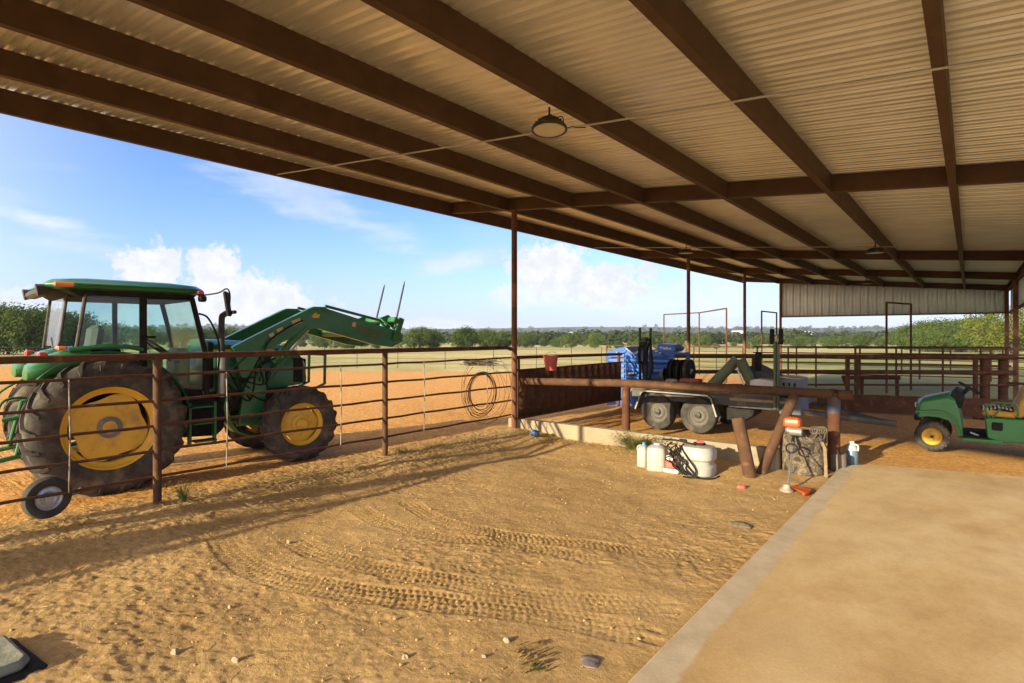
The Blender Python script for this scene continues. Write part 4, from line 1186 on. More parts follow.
#--PART2--
# ------------------------------------------------------------------ utility vehicle (seen from its left side, nose towards -X)
def utility_vehicle():
    t = thing('utility_vehicle', 'green open utility vehicle with yellow seat and yellow wheel centres', 'utility vehicle', (.2, 12.75, .05))
    W = dict(parent=t)
    YN, YF = 12.15, 13.35           # near and far sides
    G = pm('cart_green', (.016, .16, .042), (.02, .18, .05), 4, .36, 0, .02, 60, coat=.2, c3=(.07, .14, .06), s3=3.2, f3=(.6, .88))
    def wheel(x, y, r, w, side):
        M_ = TR(x, y + (w / 2 if side < 0 else -w / 2), .05 + r) @ RX(90 if side < 0 else -90)
        o = MB().lathe([(0, -.05), (.06, -.05), (.06, .02), (0, .02)], 16, M_).build('wheel', M_iron, **W)
        m = tyre_mesh(r, w, r * .56, 44, 20, .014, .2); k = MB(); k.add(m.v, m.f, M_); k.build('tyre', M_rubber, parent=o)
        b = plain_rim(r * .56, w, n=36); q = MB(); q.add(b.v, b.f, M_)
        q.lathe([(r * .52, .055), (r * .40, .045), (r * .22, .075), (r * .14, .075), (r * .13, .085), (.02, .088), (0, .088)], 32, M_, closed=False)
        q.build('rim', M_yellow, parent=o)
        c = MB().lathe([(.03, .085), (.028, .10), (0, .102)], 12, M_)
        for i in range(4):
            a = i * math.pi / 2 + .6
            n = MB().lathe([(.008, .07), (.008, .085), (0, .086)], 6, TR(.048 * math.cos(a), .048 * math.sin(a), 0)); c.add(n.v, n.f, M_)
        c.build('hub', M_iron, parent=o)
    wheel(-.51, YN - .02, .255, .22, -1); wheel(-.51, YF + .02, .255, .22, 1)
    wheel(1.18, YN - .02, .30, .30, -1); wheel(1.18, YF + .02, .30, .30, 1)
    # nose: one body over both front wheels, fender lip running down behind the wheel
    rings = []
    for y, ins in ((YN, .05), (YN + .03, .01), (YN + .12, 0), (12.75, -.02), (YF - .12, 0), (YF - .03, .01), (YF, .05)):
        d = ins
        out = [(-.74 + d, .66), (-.72 + d, .86 - d), (-.64, .935 - d), (-.45, .985 - d), (-.28, 1.03 - d), (-.20, .98 - d), (-.15, .82), (-.11, .60), (-.09, .36),
               (-.16, .34), (-.20, .52), (-.29, .60), (-.42, .64), (-.58, .645), (-.70, .62)]
        rings.append([(x, y, z) for x, z in out])
    MB().loft(rings).build('hood', G, bevel=.008, **W)
    # raised fender band on the near side
    fl = []
    for (x, z) in smooth_path([(-.74, .70, 0), (-.66, .715, 0), (-.45, .735, 0), (-.30, .71, 0), (-.20, .62, 0), (-.13, .46, 0), (-.10, .35, 0)], 5) and [(p.x, p.y) for p in smooth_path([(-.74, .70, 0), (-.66, .715, 0), (-.45, .735, 0), (-.30, .71, 0), (-.20, .62, 0), (-.13, .46, 0), (-.10, .35, 0)], 5)]:
        fl.append([(x, YN - .045, z), (x, YN - .045, z + .028), (x, YN + .02, z + .036), (x, YN + .02, z - .01)])
    MB().loft(fl).build('fender_lip', G, bevel=.006, **W)
    MB().box((-.735, 12.75, .60), (.07, 1.0, .10), ch=.02).box((-.70, YN + .12, .60), (.06, .14, .08), ch=.01).build('front_bumper', M_black, **W)
    MB().box((-.745, YN + .2, .82), (.03, .16, .08), ch=.012).build('headlight', M_white, **W)
    MB().box((-.745, YF - .2, .82), (.03, .16, .08), ch=.012).build('headlight', M_white, **W)
    MB().tube([(-.51, YN + .1, .31), (-.51, YF - .1, .31)], .035, 10).tube([(-.45, YN + .15, .34), (-.36, YN + .18, .62)], .022, 8).build('front_axle', M_iron, **W)
    # dash, column, wheel
    MB().prism([(-.26, 1.02), (-.19, 1.11), (-.10, 1.06), (-.07, .95), (-.12, .80), (-.20, .86)], YN + .08, YF - .08, 'y').build('dashboard', M_black, bevel=.012, **W)
    sw = MB().tube([(-.16, 12.45, .96), (-.03, 12.45, 1.13)], .03, 12)
    c = TR(0.0, 12.45, 1.145) @ RY(33)
    sw.tube([c @ Vector((.175 * math.cos(a), .175 * math.sin(a), 0)) for a in np.linspace(0, 2 * math.pi, 30)[:-1]], .015, 8, closed=True)
    for a in (0, 2.1, 4.2):
        sw.tube([c @ Vector((0, 0, -.01)), c @ Vector((.17 * math.cos(a), .17 * math.sin(a), 0))], .012, 6)
    sw.lathe([(.045, -.02), (.045, .012), (0, .016)], 14, c)
    sw.build('steering_wheel', M_black, **W)
    # floor with sill
    MB().box((.16, 12.75, .345), (.62, 1.12, .035), ch=.006).build('floor_mat', M_black, **W)
    MB().prism([(-.12, .285), (.42, .285), (.42, .345), (-.10, .335)], YN - .02, YN + .06, 'y').prism([(-.12, .285), (.42, .285), (.42, .345), (-.10, .335)], YF - .06, YF + .02, 'y').build('sill', G, bevel=.008, **W)
    MB().box((.06, YN + .25, .38), (.12, .10, .02), RY(20)).build('pedal', M_silver, **W)
    # seat base panel and rear body
    MB().prism([(.19, .68), (.24, .70), (1.0, .70), (1.0, .34), (.40, .31), (.22, .36)], YN, YF, 'y').build('seat_base', G, bevel=.02, **W)
    MB().box((.345, YN - .012, .565), (.14, .04, .13), ch=.015).build('fuel_cap_panel', M_black, **W)
    MB().prism([(.80, .72), (1.75, .72), (1.78, 1.02), (.80, 1.02)], YN - .02, YF + .02, 'y').build('cargo_bed', G, bevel=.02, **W)
    MB().box((1.2, 12.75, .50), (1.0, .5, .3), ch=.04).build('engine', M_iron, **W)
    for y0, y1 in ((YN + .06, YN + .56), (YF - .56, YF - .06)):
        s = MB()
        s.prism([(.15, .735), (.16, .80), (.22, .83), (.52, .80), (.58, .77), (.58, .70), (.25, .71)], y0, y1, 'y')
        s.prism([(.50, .76), (.56, .83), (.70, 1.16), (.78, 1.22), (.86, 1.18), (.84, 1.05), (.74, .78), (.62, .70)], y0 + .01, y1 - .01, 'y')
        s.build('seat', M_seat, bevel=.03, **W)
    q = MB()
    gx = np.linspace(.14, .56, 14); gy = np.linspace(YN + .05, YN + .52, 10)
    q.sheet([[(x, y, .845 + .018 * math.sin(x * 21) + .012 * math.sin(y * 26 + x * 9) - .3 * max(0, (.2 - x)) ** 1.2) for x in gx] for y in gy])
    q.build('seat_blanket', M_stripe, solid=.028, sub=1, **W)
    MB().tube(smooth_path([(.24, YN + .02, .70), (.20, YN + .0, .84), (.28, YN - .0, .94), (.44, YN + 0, .95), (.58, YN + .01, .93), (.60, YN + .02, .72)], 6), .014, 8).tube([(.28, YN, .70), (.45, YN, .95)], .012, 8).build('hip_rail', G, **W)
utility_vehicle()

# ------------------------------------------------------------------ trailer and its load
def trailer():
    z0 = .1
    t = thing('flatbed_trailer', 'dusty grey tandem axle trailer carrying reels and pipes behind the pipe rail', 'trailer', (-4.4, 11.9, z0))
    W = dict(parent=t)
    M_deck = pm('trailer_steel', (.085, .088, .092), (.06, .062, .066), 4, .7, .2, .1, 50, c3=(.20, .155, .10), s3=3, f3=(.5, .75))
    YN, YF = 11.02, 12.85
    for x in (-5.03, -4.18):
        for y, sd in ((YN, -1), (YF, 1)):
            M_ = TR(x, y + (.11 if sd < 0 else -.11), z0 + .365) @ RX(90 if sd < 0 else -90)
            o = MB().lathe([(0, -.04), (.07, -.04), (.07, .03), (0, .03)], 16, M_).build('wheel', M_iron, **W)
            m = tyre_mesh(.365, .215, .215, 48); k = MB(); k.add(m.v, m.f, M_); k.build('tyre', M_greyrubber, parent=o)
            b = plain_rim(.215, .215, n=40); q = MB(); q.add(b.v, b.f, M_)
            q.lathe([(.20, .03), (.17, .02), (.12, .055), (.09, .055), (.085, .045), (.05, .045)], 32, M_)
            q.build('rim', pm('dusty_rim', (.11, .105, .092), (.085, .08, .068), 8, .7, .1, c3=(.16, .13, .09), s3=5) if x == -5.03 and sd < 0 else bpy.data.materials['dusty_rim'], parent=o)
            MB().lathe([(.06, .04), (.055, .09), (.03, .10), (0, .10)], 14, M_).build('hub', M_iron, parent=o)
    # fenders: bent sheet with a pale rolled edge
    path = [(-5.49, .50), (-5.36, .84), (-5.28, .885), (-3.98, .875), (-3.90, .83), (-3.79, .48)]
    for ys in ((YN - .05, YN + .20), (YF - .2, YF + .05)):
        f = MB().loft([[(x, ys[0], z), (x, ys[1], z), (x, ys[1], z - .012), (x, ys[0], z - .012)] for x, z in path])
        fo = f.build('fender', M_deck, **W)
        ye = ys[0] if ys[0] < 12 else ys[1]
        MB().tube([(x, ye, z) for x, z in path], .016, 8).build('edge_trim', pm('trim_pale', (.42, .40, .36), (.33, .30, .25), 8, .6) if ye < 12 else bpy.data.materials['trim_pale'], parent=fo)
    d = MB()
    d.box((-4.02, YN + .12, .80), (3.24, .07, .20), ch=.008).box((-4.02, YF - .12, .80), (3.24, .07, .20), ch=.008)
    for x in (-5.6, -4.6, -3.6, -2.45): d.box((x, 11.93, .80), (.08, 1.55, .12))
    d.box((-3.1, YN + .078, .80), (1.0, .012, .24))
    d.build('frame', M_deck, **W)
    MB().box((-4.02, 11.93, .925), (3.2, 1.66, .04)).build('deck', M_wood, **W)
    MB().box((-3.05, YN + .066, .83), (1.05, .01, .05)).build('wood_strip', pm('pale_wood', (.36, .28, .16), (.28, .2, .11), 9, .8), **W)
    # tongue to the right
    MB().tube([(-2.4, YN + .25, .66), (-1.25, 11.85, .52)], .055, 8).tube([(-2.4, YF - .25, .66), (-1.25, 12.0, .52)], .055, 8).tube([(-1.3, 11.93, .52), (-1.0, 11.93, .50)], .06, 8).build('tongue', M_deck, **W)
    MB().prism([(-3.70, .70), (-3.70, .40), (-3.40, .38), (-3.20, .52), (-3.16, .70)], YN + .25, YN + .8, 'y').build('tool_tray', M_black, bevel=.02, **W)
    # rack with hoses at the left end of the deck
    r = MB()
    for x, y in ((-5.47, 11.15), (-5.25, 11.2)): r.tube([(x, y, .9), (x, y, 2.2)], .028, 8)
    r.tube([(-5.47, 11.15, 1.95), (-5.25, 11.2, 1.95)], .026, 8).box((-5.36, 11.17, 1.45), (.09, .09, 1.1), ch=.01)
    r.build('rack', M_iron, **W)
    h = MB()
    for k in range(4):
        x = -5.36 + random.uniform(-.11, .11); y = 11.08 + random.uniform(-.06, .12)
        h.tube(smooth_path([(x, y, 1.95 + random.uniform(-.1, .06)), (x + random.uniform(-.1, .1), y - .04, 1.6), (x + random.uniform(-.14, .14), y - .03, 1.3), (x + random.uniform(-.2, .2), y, .98)], 6), .020, 6)
    for k in range(2):
        zc, rr = random.uniform(1.55, 1.75), random.uniform(.09, .14)
        h.tube([(-5.36 + rr * .7 * math.cos(a), 11.06 + .02 * k, zc + rr * 1.5 * math.sin(a)) for a in np.linspace(0, 2 * math.pi, 26)[:-1]], .019, 6, closed=True)
    h.build('hose_bundle', M_black, **W)
    # mast at the right end
    m_ = MB().box((-2.75, YN + .02, 1.32), (.045, .10, 1.22), ch=.006).box((-2.70, YN + .02, 1.32), (.02, .14, 1.22), ch=.004)
    m_.build('mast', M_olive, **W)
    MB().box((-2.80, YN + .0, 2.02), (.07, .07, .28), ch=.01).box((-2.65, YN + .0, 2.02), (.07, .07, .28), ch=.01).build('mast_bracket', M_black, **W)
    # ---- the load
    def reel(x, r, w, n, label, grp='black hose reels on the trailer'):
        q = thing('hose_reel', label, 'hose reel', (x, 11.5, .95), 0, grp)
        M_ = TR(x, 11.45, 1.04 + r) @ RY(90)
        for s in (-1, 1):
            fl = MB().lathe([(.07, s * w), (r, s * w), (r, s * w + .012 * s), (.07, s * w + .012 * s)], 36, M_, closed=False)
            fl.build('flange', M_black, q)
        wd = MB()
        for i in range(n):
            for j in range(4):
                zz = -w + .03 + (2 * w - .06) * i / max(n - 1, 1)
                wd.tube([M_ @ Vector(((r * .86 - .03 * j) * math.cos(a), (r * .86 - .03 * j) * math.sin(a), zz)) for a in np.linspace(0, 2 * math.pi, 30)[:-1]], .017, 5, closed=True)
        wd.build('hose', M_iron, q)
        MB().lathe([(.0, -w - .03), (.06, -w - .03), (.06, w + .03), (0, w + .03)], 14, M_).build('axle', M_silver, q)
        for s in (-1, 1):
            MB().tube([(x + s * (w + .03), 11.25, .95), (x + s * (w + .03), 11.45, 1.04 + r), (x + s * (w + .03), 11.65, .95)], .018, 8).build('stand', M_iron, q)
    reel(-4.86, .25, .032, 2, 'black hose reel on the trailer, left one with pale hub')
    reel(-4.71, .25, .032, 2, 'black hose reel on the trailer between the other two reels')
    reel(-4.54, .255, .055, 4, 'widest black hose reel on the trailer, next to the pipes')
    q = thing('engine_box', 'small dark engine with faded red cover on the trailer deck under the reels', 'engine', (-4.36, 11.2, .95))
    MB().box((-4.36, 11.17, 1.03), (.52, .30, .16), ch=.02).build('engine_block', M_iron, q)
    MB().box((-4.34, 11.10, 1.145), (.40, .22, .07), ch=.02).build('cover', pm('dusty_red', (.30, .07, .04), (.22, .07, .05), 7, .7, c3=(.3, .2, .13), s3=6), q)
    q = thing('funnel', 'dark cone shaped funnel lying on the trailer behind the hose rack', 'funnel', (-5.0, 11.3, 1.0))
    MB().lathe([(.05, -.25), (.07, -.1), (.20, .12), (.215, .13), (.19, .12), (.05, -.1)], 24, TR(-5.02, 11.25, 1.13) @ RY(75) @ RZ(20), closed=False).build('cone', M_iron, q)
    MB().tube([(-5.24, 11.25, 1.05), (-5.5, 11.2, .98)], .035, 10).build('spout', M_iron, q)
    q = thing('motor', 'bare metal pump motor on the trailer deck at the foot of the reels', 'motor', (-4.75, 11.15, .95))
    MB().lathe([(0, -.12), (.09, -.12), (.10, -.08), (.10, .08), (.07, .13), (0, .13)], 18, TR(-4.75, 11.15, 1.06) @ ALONG_X).build('casing', M_silver, q)
    MB().box((-4.75, 11.15, .97), (.2, .16, .05)).build('foot', M_iron, q)
    def drum(name, label, a, b, r, mat):
        a, b = Vector(a), Vector(b); q = MB()
        q.tube([a, a.lerp(b, .02), a.lerp(b, .98), b], [r * 1.04, r * 1.0, r, r * 1.04], 22)
        o = q.build(name, mat, org=a); tag(o, label, 'pipe')
    drum('green_pipe', 'long olive green pipe lying slanted across the trailer load', (-4.02, 11.15, .98), (-3.50, 11.3, 1.58), .10, M_olive)
    drum('green_pipe', 'short olive green pipe propped the other way against the long one', (-3.42, 11.2, 1.58), (-3.18, 11.3, 1.02), .10, M_olive)
    drum('brown_pipe', 'rusty brown pipe leaning behind the olive green pipe on the trailer', (-4.05, 11.6, 1.0), (-3.72, 11.75, 1.50), .085, M_rustdark)
    o = MB().tube([(-3.44, 11.08, 1.42), (-3.27, 11.06, 1.02)], .016, 8).build('white_rod', M_white, org=(-3.3, 11.08, 1.0)); tag(o, 'thin white rod leaning on the olive pipes of the trailer', 'rod')
    q = thing('steel_hopper', 'grey sloped steel hopper on the trailer beside the olive pipes', 'hopper', (-3.1, 11.6, .95))
    MB().prism([(-3.38, 1.44), (-3.25, 1.46), (-2.80, 1.24), (-2.80, .95), (-3.38, .95)], 11.45, 12.1, 'y').build('body', M_deck, q, bevel=.01)
    MB().box((-3.14, 11.4, 1.55), (.10, .08, .36), ch=.008).build('stack', M_black, q)
    q = thing('white_tank', 'dusty white box tank on the trailer deck beside the mast', 'tank', (-2.98, 11.3, .95))
    MB().prism([(-3.22, .95), (-3.22, 1.20), (-3.10, 1.235), (-2.80, 1.22), (-2.76, 1.17), (-2.76, .95)], 11.12, 11.5, 'y').build('shell', M_white, q, bevel=.02)
    q = thing('grey_cabinet', 'blue grey steel cabinet with dark slots at the right end of the trailer', 'cabinet', (-2.5, 11.3, .7))
    M_cab = pm('cabinet_paint', (.12, .14, .17), (.095, .11, .135), 5, .6, 0, c3=(.17, .15, .12), s3=4, f3=(.5, .8))
    MB().prism([(-2.70, .62), (-2.70, 1.27), (-2.36, 1.25), (-2.34, .62)], 11.10, 11.75, 'y').build('body', M_cab, q, bevel=.01)
    for x in (-2.62, -2.53, -2.44): MB().box((x, 11.098, 1.16), (.03, .02, .06)).build('slot', M_black, q)
    MB().box((-2.53, 11.4, 1.275), (.36, .62, .02), RY(4), ch=.005).build('lid', M_silver, q)
    # small clutter on the deck
    for i, (x, z, s, m) in enumerate(((-3.72, 1.02, .07, M_redb), (-3.66, 1.06, .05, M_white))):
        q = MB().lathe([(0, 0), (s, 0), (s, s * 1.3), (s * .5, s * 1.7), (s * .3, s * 2), (0, s * 2)], 14, TR(x, 11.1, .945))
        o = q.build('bottle', m, org=(x, 11.1, .945)); tag(o, ('small red bottle standing on the trailer deck by the olive pipe', 'small white bottle standing on the trailer beside a red one')[i], 'bottle')
trailer()

# ------------------------------------------------------------------ blue cattle chute
def text_mesh(name, s, size, M_, mat, parent):
    cu = bpy.data.curves.new(name, 'FONT'); cu.body = s; cu.size = size; cu.extrude = .002; cu.align_x = 'CENTER'; cu.align_y = 'CENTER'
    tmp = bpy.data.objects.new(name, cu); scene.collection.objects.link(tmp)
    bpy.context.view_layer.update()
    me = bpy.data.meshes.new_from_object(tmp.evaluated_get(bpy.context.evaluated_depsgraph_get()))
    bpy.data.objects.remove(tmp)
    me.materials.clear(); me.materials.append(mat)
    o = bpy.data.objects.new(name, me); scene.collection.objects.link(o)
    o.parent = parent; o.matrix_local = FRAME[parent.name].inverted() @ M_
    return o
def chute():
    t = thing('cattle_chute', 'bright blue steel cattle squeeze chute behind the trailer', 'cattle chute', (-6.7, 14.2, .1))
    W = dict(parent=t)
    Y = 13.72; Yb = 14.75
    fr = MB()
    # tail end: stacked louvre boards over a solid lower panel
    for k in range(5):
        z = .96 + .135 * k
        fr.box((-7.42, Y, z), (.50, .05, .095), RX(-14), ch=.01)
    fr.build('louvre_panel', M_blue, **W)
    MB().prism([(-7.70, 1.42), (-7.64, 1.60), (-7.30, 1.72), (-7.10, 1.74), (-7.10, 1.60), (-7.66, 1.40)], Y - .03, Yb, 'y').build('top_cowl', M_blue, bevel=.012, **W)
    MB().box((-7.44, Y + .02, .48), (.54, .06, .82), ch=.012).build('lower_panel', M_blue, **W)
    MB().box((-7.0, Y + .05, .34), (.50, .05, .44), ch=.012).build('lower_panel', M_blue, **W)
    MB().prism([(-7.14, 1.72), (-6.95, 1.50), (-6.78, 1.05), (-7.14, .95)], Y - .01, Y + .03, 'y').build('gusset_plate', M_blue, bevel=.006, **W)
    MB().tube([(-7.12, Y - .03, 1.70), (-6.86, Y - .03, 1.52)], .02, 8).build('edge_bar', pm('pale_blue', (.30, .42, .62), None, 6, .5), **W)
    f = MB()
    for x in (-7.69, -7.15, -6.70, -5.85):
        for y in (Y + .05, Yb): f.box((x, y, .85), (.07, .07, 1.5), ch=.006)
    for z in (.16, 1.56):
        for y in (Y + .05, Yb): f.box((-6.77, y, z), (1.9, .06, .06), ch=.006)
    f.build('frame', M_blue, **W)
    for z, r in ((1.38, .07), (1.13, .065), (.92, .05)):
        MB().tube([(-7.1, Y - .02, z), (-5.86, Y - .02, z)], r, 14).build('side_tube', M_blue, **W)
    MB().prism([(-6.66, 1.50), (-6.35, 1.66), (-6.02, 1.50)], Y - .05, Y - .02, 'y').build('side_plate', M_blue, **W)
    MB().box((-6.5, Y + .075, 1.22), (1.28, .02, .62)).build('side_board', M_blue, **W)
    sd = MB()
    for z in (.35, .55, .75): sd.box((-6.3, Y + .02, z), (.85, .03, .13), ch=.006)
    sd.build('side_board', M_blue, **W)
    bx = MB().prism([(-6.24, 1.70), (-6.18, 1.83), (-5.80, 1.81), (-5.68, 1.72), (-5.76, 1.62), (-6.18, 1.62)], Y - .10, Y + .42, 'y').build('control_box', M_blue, bevel=.015, **W)
    tw = pm('white_lettering', (.8, .8, .8), None, 5, .5)
    text_mesh('lettering', 'Priefert', .10, TR(-5.98, Y - .104, 1.715) @ RX(90) @ RZ(-3), tw, bx)
    text_mesh('lettering', 'Priefert', .10, TR(-7.42, Y - .034, 1.545) @ RX(90) @ RZ(10), tw, t)
    q = MB().box((-7.36, Y - .012, .55), (.10, .006, .12)).box((-6.98, Y - .022, 1.05), (.14, .006, .14))
    q = MB().box((-7.36, Y - .012, .55), (.10, .006, .12)).build('decal', pm('pale_decal', (.45, .52, .45), None, 9, .6), **W)
    MB().box((-6.98, Y - .015, 1.10), (.14, .008, .16)).build('decal', tw, **W)
    l = MB().tube([(-6.2, Y, 1.56), (-6.05, Y - .05, 1.66)], .03, 8).tube([(-6.85, Y - .05, 1.55), (-6.6, Y - .1, 1.72), (-6.35, Y - .05, 1.58)], .022, 8)
    l.build('lever', bpy.data.materials['pale_blue'], **W)
chute()

# ------------------------------------------------------------------ things on the dirt by the rail
def jugs():
    t = thing('plastic_jug', 'white plastic jug with blue cap, leftmost of the white containers', 'jug', (-3.93, 8.15, .02))
    b = MB()
    def sq(w, d, z, r=.4):
        out = []
        for i in range(20):
            a = 2 * math.pi * i / 20; c_, s_ = math.cos(a), math.sin(a)
            out.append((math.copysign(abs(c_) ** r, c_) * w, math.copysign(abs(s_) ** r, s_) * d, z))
        return out
    b.loft([sq(.072, .10, 0), sq(.08, .11, .015), sq(.08, .11, .22), sq(.075, .10, .27), sq(.055, .075, .315, .6), sq(.028, .03, .335, 1), sq(.025, .025, .35, 1)])
    b.build('body', M_jug, t, world=False)
    MB().lathe([(.030, .34), (.030, .372), (0, .374)], 16).build('cap', pm('blue_cap', (.05, .25, .6), None, 6, .4), t, world=False)
    MB().tube(smooth_path([(-.055, -.03, .21), (-.085, -.05, .25), (-.075, -.05, .31), (-.03, -.03, .33)], 5), .013, 8).build('handle', M_jug, t, world=False)
    t2 = thing('plastic_jug', 'larger white square jug between the blue capped jug and the sprayer', 'jug', (-3.68, 8.08, .01), R(12))
    b = MB(); b.loft([sq(.13, .13, 0, .5), sq(.145, .145, .02, .5), sq(.145, .145, .30, .5), sq(.135, .135, .35, .5), sq(.09, .09, .38, .7), sq(.05, .05, .39, 1)])
    b.build('body', M_jug, t2, world=False)
    MB().lathe([(.05, .385), (.05, .41), (0, .412)], 18).build('cap', M_white, t2, world=False)
    # spray tank
    s = thing('spray_tank', 'white plastic spray tank with tangled black hoses and red pump', 'sprayer', (-3.08, 8.15, .02))
    b = MB(); b.loft([sq(.20, .17, 0, .65), sq(.24, .21, .03, .65), sq(.245, .215, .15, .65), sq(.21, .19, .185, .65), sq(.215, .19, .22, .65), sq(.245, .215, .255, .65), sq(.245, .215, .37, .65), sq(.22, .19, .42, .65), sq(.10, .09, .44, .8)])
    b.build('body', M_jug, s, world=False)
    MB().lathe([(.085, .43), (.085, .465), (.07, .475), (0, .478)], 20, TR(.02, 0, 0)).build('lid', M_black, s, world=False)
    MB().tube([(.02 + .05 * math.cos(a), .05 * math.sin(a), .488) for a in (0, 2, 4, 6)], .012, 6).box((.06, -.06, .49), (.10, .03, .03), RZ(30), ch=.008).build('valve', M_redb, s, world=False)
    p = MB().box((-.34, -.10, .12), (.20, .16, .13), ch=.03).build('pump', M_redb, s, world=False)
    MB().box((-.34, -.10, .035), (.24, .2, .06), ch=.015).lathe([(.05, -.09), (.05, .09)], 14, TR(-.34, -.10, .20) @ ALONG_X).build('pump_base', M_white, parent=p, world=False)
    h = MB()
    for k in range(8):
        x0 = -.30 + random.uniform(-.06, .12)
        pts = [(x0, -.12 + random.uniform(-.05, .05), .46 - random.uniform(0, .05))]
        for j in range(4):
            pts.append((x0 + random.uniform(-.09, .14), -.20 + random.uniform(-.05, .05), .38 - j * .09 + random.uniform(-.03, .03)))
        pts.append((x0 + .2, -.24, .03))
        h.tube(smooth_path(pts, 5), .010, 6)
    h.tube(smooth_path([(-.26, -.2, .34), (-.1, -.25, .2), (0, -.25, .10), (.1, -.26, .02), (.26, -.16, .015), (.30, .02, .02)], 6), .012, 6)
    h.tube(smooth_path([(-.2, -.2, .44), (-.05, -.24, .26), (.06, -.25, .12), (.02, -.27, .02), (-.1, -.3, .015), (.1, -.3, .03)], 6), .012, 6)
    h.build('hose', M_black, s, world=False)
    MB().tube([(-.50, -.10, .475), (-.28, -.11, .485), (.0, -.12, .455)], .014, 8).box((-.18, -.11, .49), (.12, .03, .05), ch=.01).build('spray_wand', M_black, s, world=False)
jugs()

def barrel():
    t = thing('camo_container', 'camouflage cloth covered drum with cords and tan strap beside rail post', 'container', (-1.95, 9.36, 0))
    b = MB(); rings = []
    n = 40
    for z, r in ((0, .28), (.02, .295), (.15, .30), (.35, .305), (.5, .31), (.57, .305), (.60, .27), (.615, .1), (.61, .01)):
        rings.append([((r + .012 * math.sin(3 * a + z * 9) + .006 * math.sin(7 * a + z * 14)) * math.cos(a), (r + .012 * math.sin(3 * a + z * 9)) * math.sin(a), z + (.03 * math.sin(2 * a + 1) if z > .45 else 0)) for a in np.linspace(0, 2 * math.pi, n + 1)[:-1]])
    b.loft(rings); b.build('cloth_body', M_camo, t, world=False)
    c = MB()
    for k in range(7):
        a0 = random.uniform(3.6, 6.2)
        pts = [(.31 * math.cos(a0 + j * .22), .31 * math.sin(a0 + j * .22), .58 + .06 * math.sin(j * 2 + k) - (.02 * j * (k % 3))) for j in range(6)]
        c.tube(smooth_path(pts, 5), .010, 6)
    for k in range(5):
        c.tube([(.17 + .045 * k * .6 + .05 * math.cos(a), -.12 + .02 * k, .66 + .05 * math.sin(a)) for a in np.linspace(0, 2 * math.pi, 14)[:-1]], .009, 6, closed=True)
    c.tube(smooth_path([(-.12, -.29, .60), (.0, -.32, .46), (.12, -.31, .36), (.22, -.25, .22), (.27, -.18, .12)], 6), .013, 6)
    c.build('cord', pm('dark_cord', (.06, .05, .04), (.12, .10, .08), 20, .8), t, world=False)
    s = MB().loft([[(x - .022, y, z), (x + .022, y - .01, z), (x + .022, y + .006, z), (x - .022, y + .016, z)] for x, y, z in ((.06, -.30, .60), (.18, -.28, .53), (.29, -.20, .52), (.325, -.17, .42), (.335, -.16, .20), (.34, -.17, .01))])
    s.build('strap', M_tan, t, world=False)
    # string trimmer standing head down against the drum
    q = thing('string_trimmer', 'orange string trimmer leaning engine up against the camouflage drum', 'string trimmer', (-1.83, 8.12, .02))
    a = Vector((-1.86, 8.10, .06)); b_ = Vector((-1.99, 9.0, .64))
    MB().tube([a, a.lerp(b_, .5), b_], .0135, 10).build('shaft', M_grey, q)
    MB().tube([a.lerp(b_, .80), b_], .022, 10).build('grip', M_black, q)
    hd = MB().lathe([(0, -.02), (.085, -.02), (.09, 0), (.055, .025), (.04, .07), (0, .075)], 20, TR(-1.87, 8.06, .03))
    hd.build('cutting_head', pm('worn_head', (.35, .31, .25), (.2, .17, .13), 9, .6), q)
    g = MB(); R0, R1 = .05, .27
    gr = []
    for i in range(9):
        a_ = R(-38) + R(76) * i / 8
        gr.append([(-1.86 + R0 * math.cos(a_), 8.08 + R0 * math.sin(a_), .075), (-1.86 + R1 * math.cos(a_), 8.08 + R1 * math.sin(a_), .055), (-1.86 + R1 * math.cos(a_), 8.08 + R1 * math.sin(a_), .012)])
    g.sheet(gr); g.build('guard', M_orange, q, solid=.006)
    lp = MB(); c0 = a.lerp(b_, .62)
    lp.tube([c0 + Vector((.07 * math.cos(w), -.02 + .02 * math.sin(w), .05 + .06 * math.sin(w))) for w in np.linspace(0, 2 * math.pi, 22)[:-1]], .012, 8, closed=True)
    lp.build('loop_handle', M_black, q)
    e = b_
    MB().box((e.x - .02, e.y + .03, e.z + .03), (.19, .16, .10), ch=.03).lathe([(.06, -.08), (.06, .08)], 14, TR(e.x + .04, e.y - .05, e.z + .02) @ ALONG_X).build('engine', M_grey, q)
    MB().loft([[(e.x - .02 + w * cx, e.y + .03 + d * cy, e.z + z) for cx, cy in ((-1, -1), (1, -1), (1, 1), (-1, 1))] for w, d, z in ((.10, .09, .07), (.115, .10, .10), (.11, .095, .18), (.085, .075, .215))]).build('engine_cover', M_orange, q, bevel=.025)
    # blue jug on the slab
    j = thing('blue_jug', 'jug of blue fluid with white handle standing at the slab corner', 'jug', (-1.44, 10.28, .03))
    MB().lathe([(0, 0), (.075, 0), (.085, .012), (.085, .215), (.08, .225)], 24).build('fluid_body', M_bluejug, j, world=False)
    MB().lathe([(.082, .222), (.078, .25), (.045, .30), (.03, .315), (.03, .335)], 24, closed=False).build('shoulder', pm('jug_top', (.36, .41, .43), None, 6, .35), j, world=False)
    MB().lathe([(.034, .33), (.034, .358), (0, .36)], 18).build('cap', M_white, j, world=False)
    MB().tube(smooth_path([(.03, -.01, .315), (.075, -.01, .305), (.088, -.01, .26), (.078, -.01, .215)], 5), .013, 8).build('handle', M_white, j, world=False)
barrel()

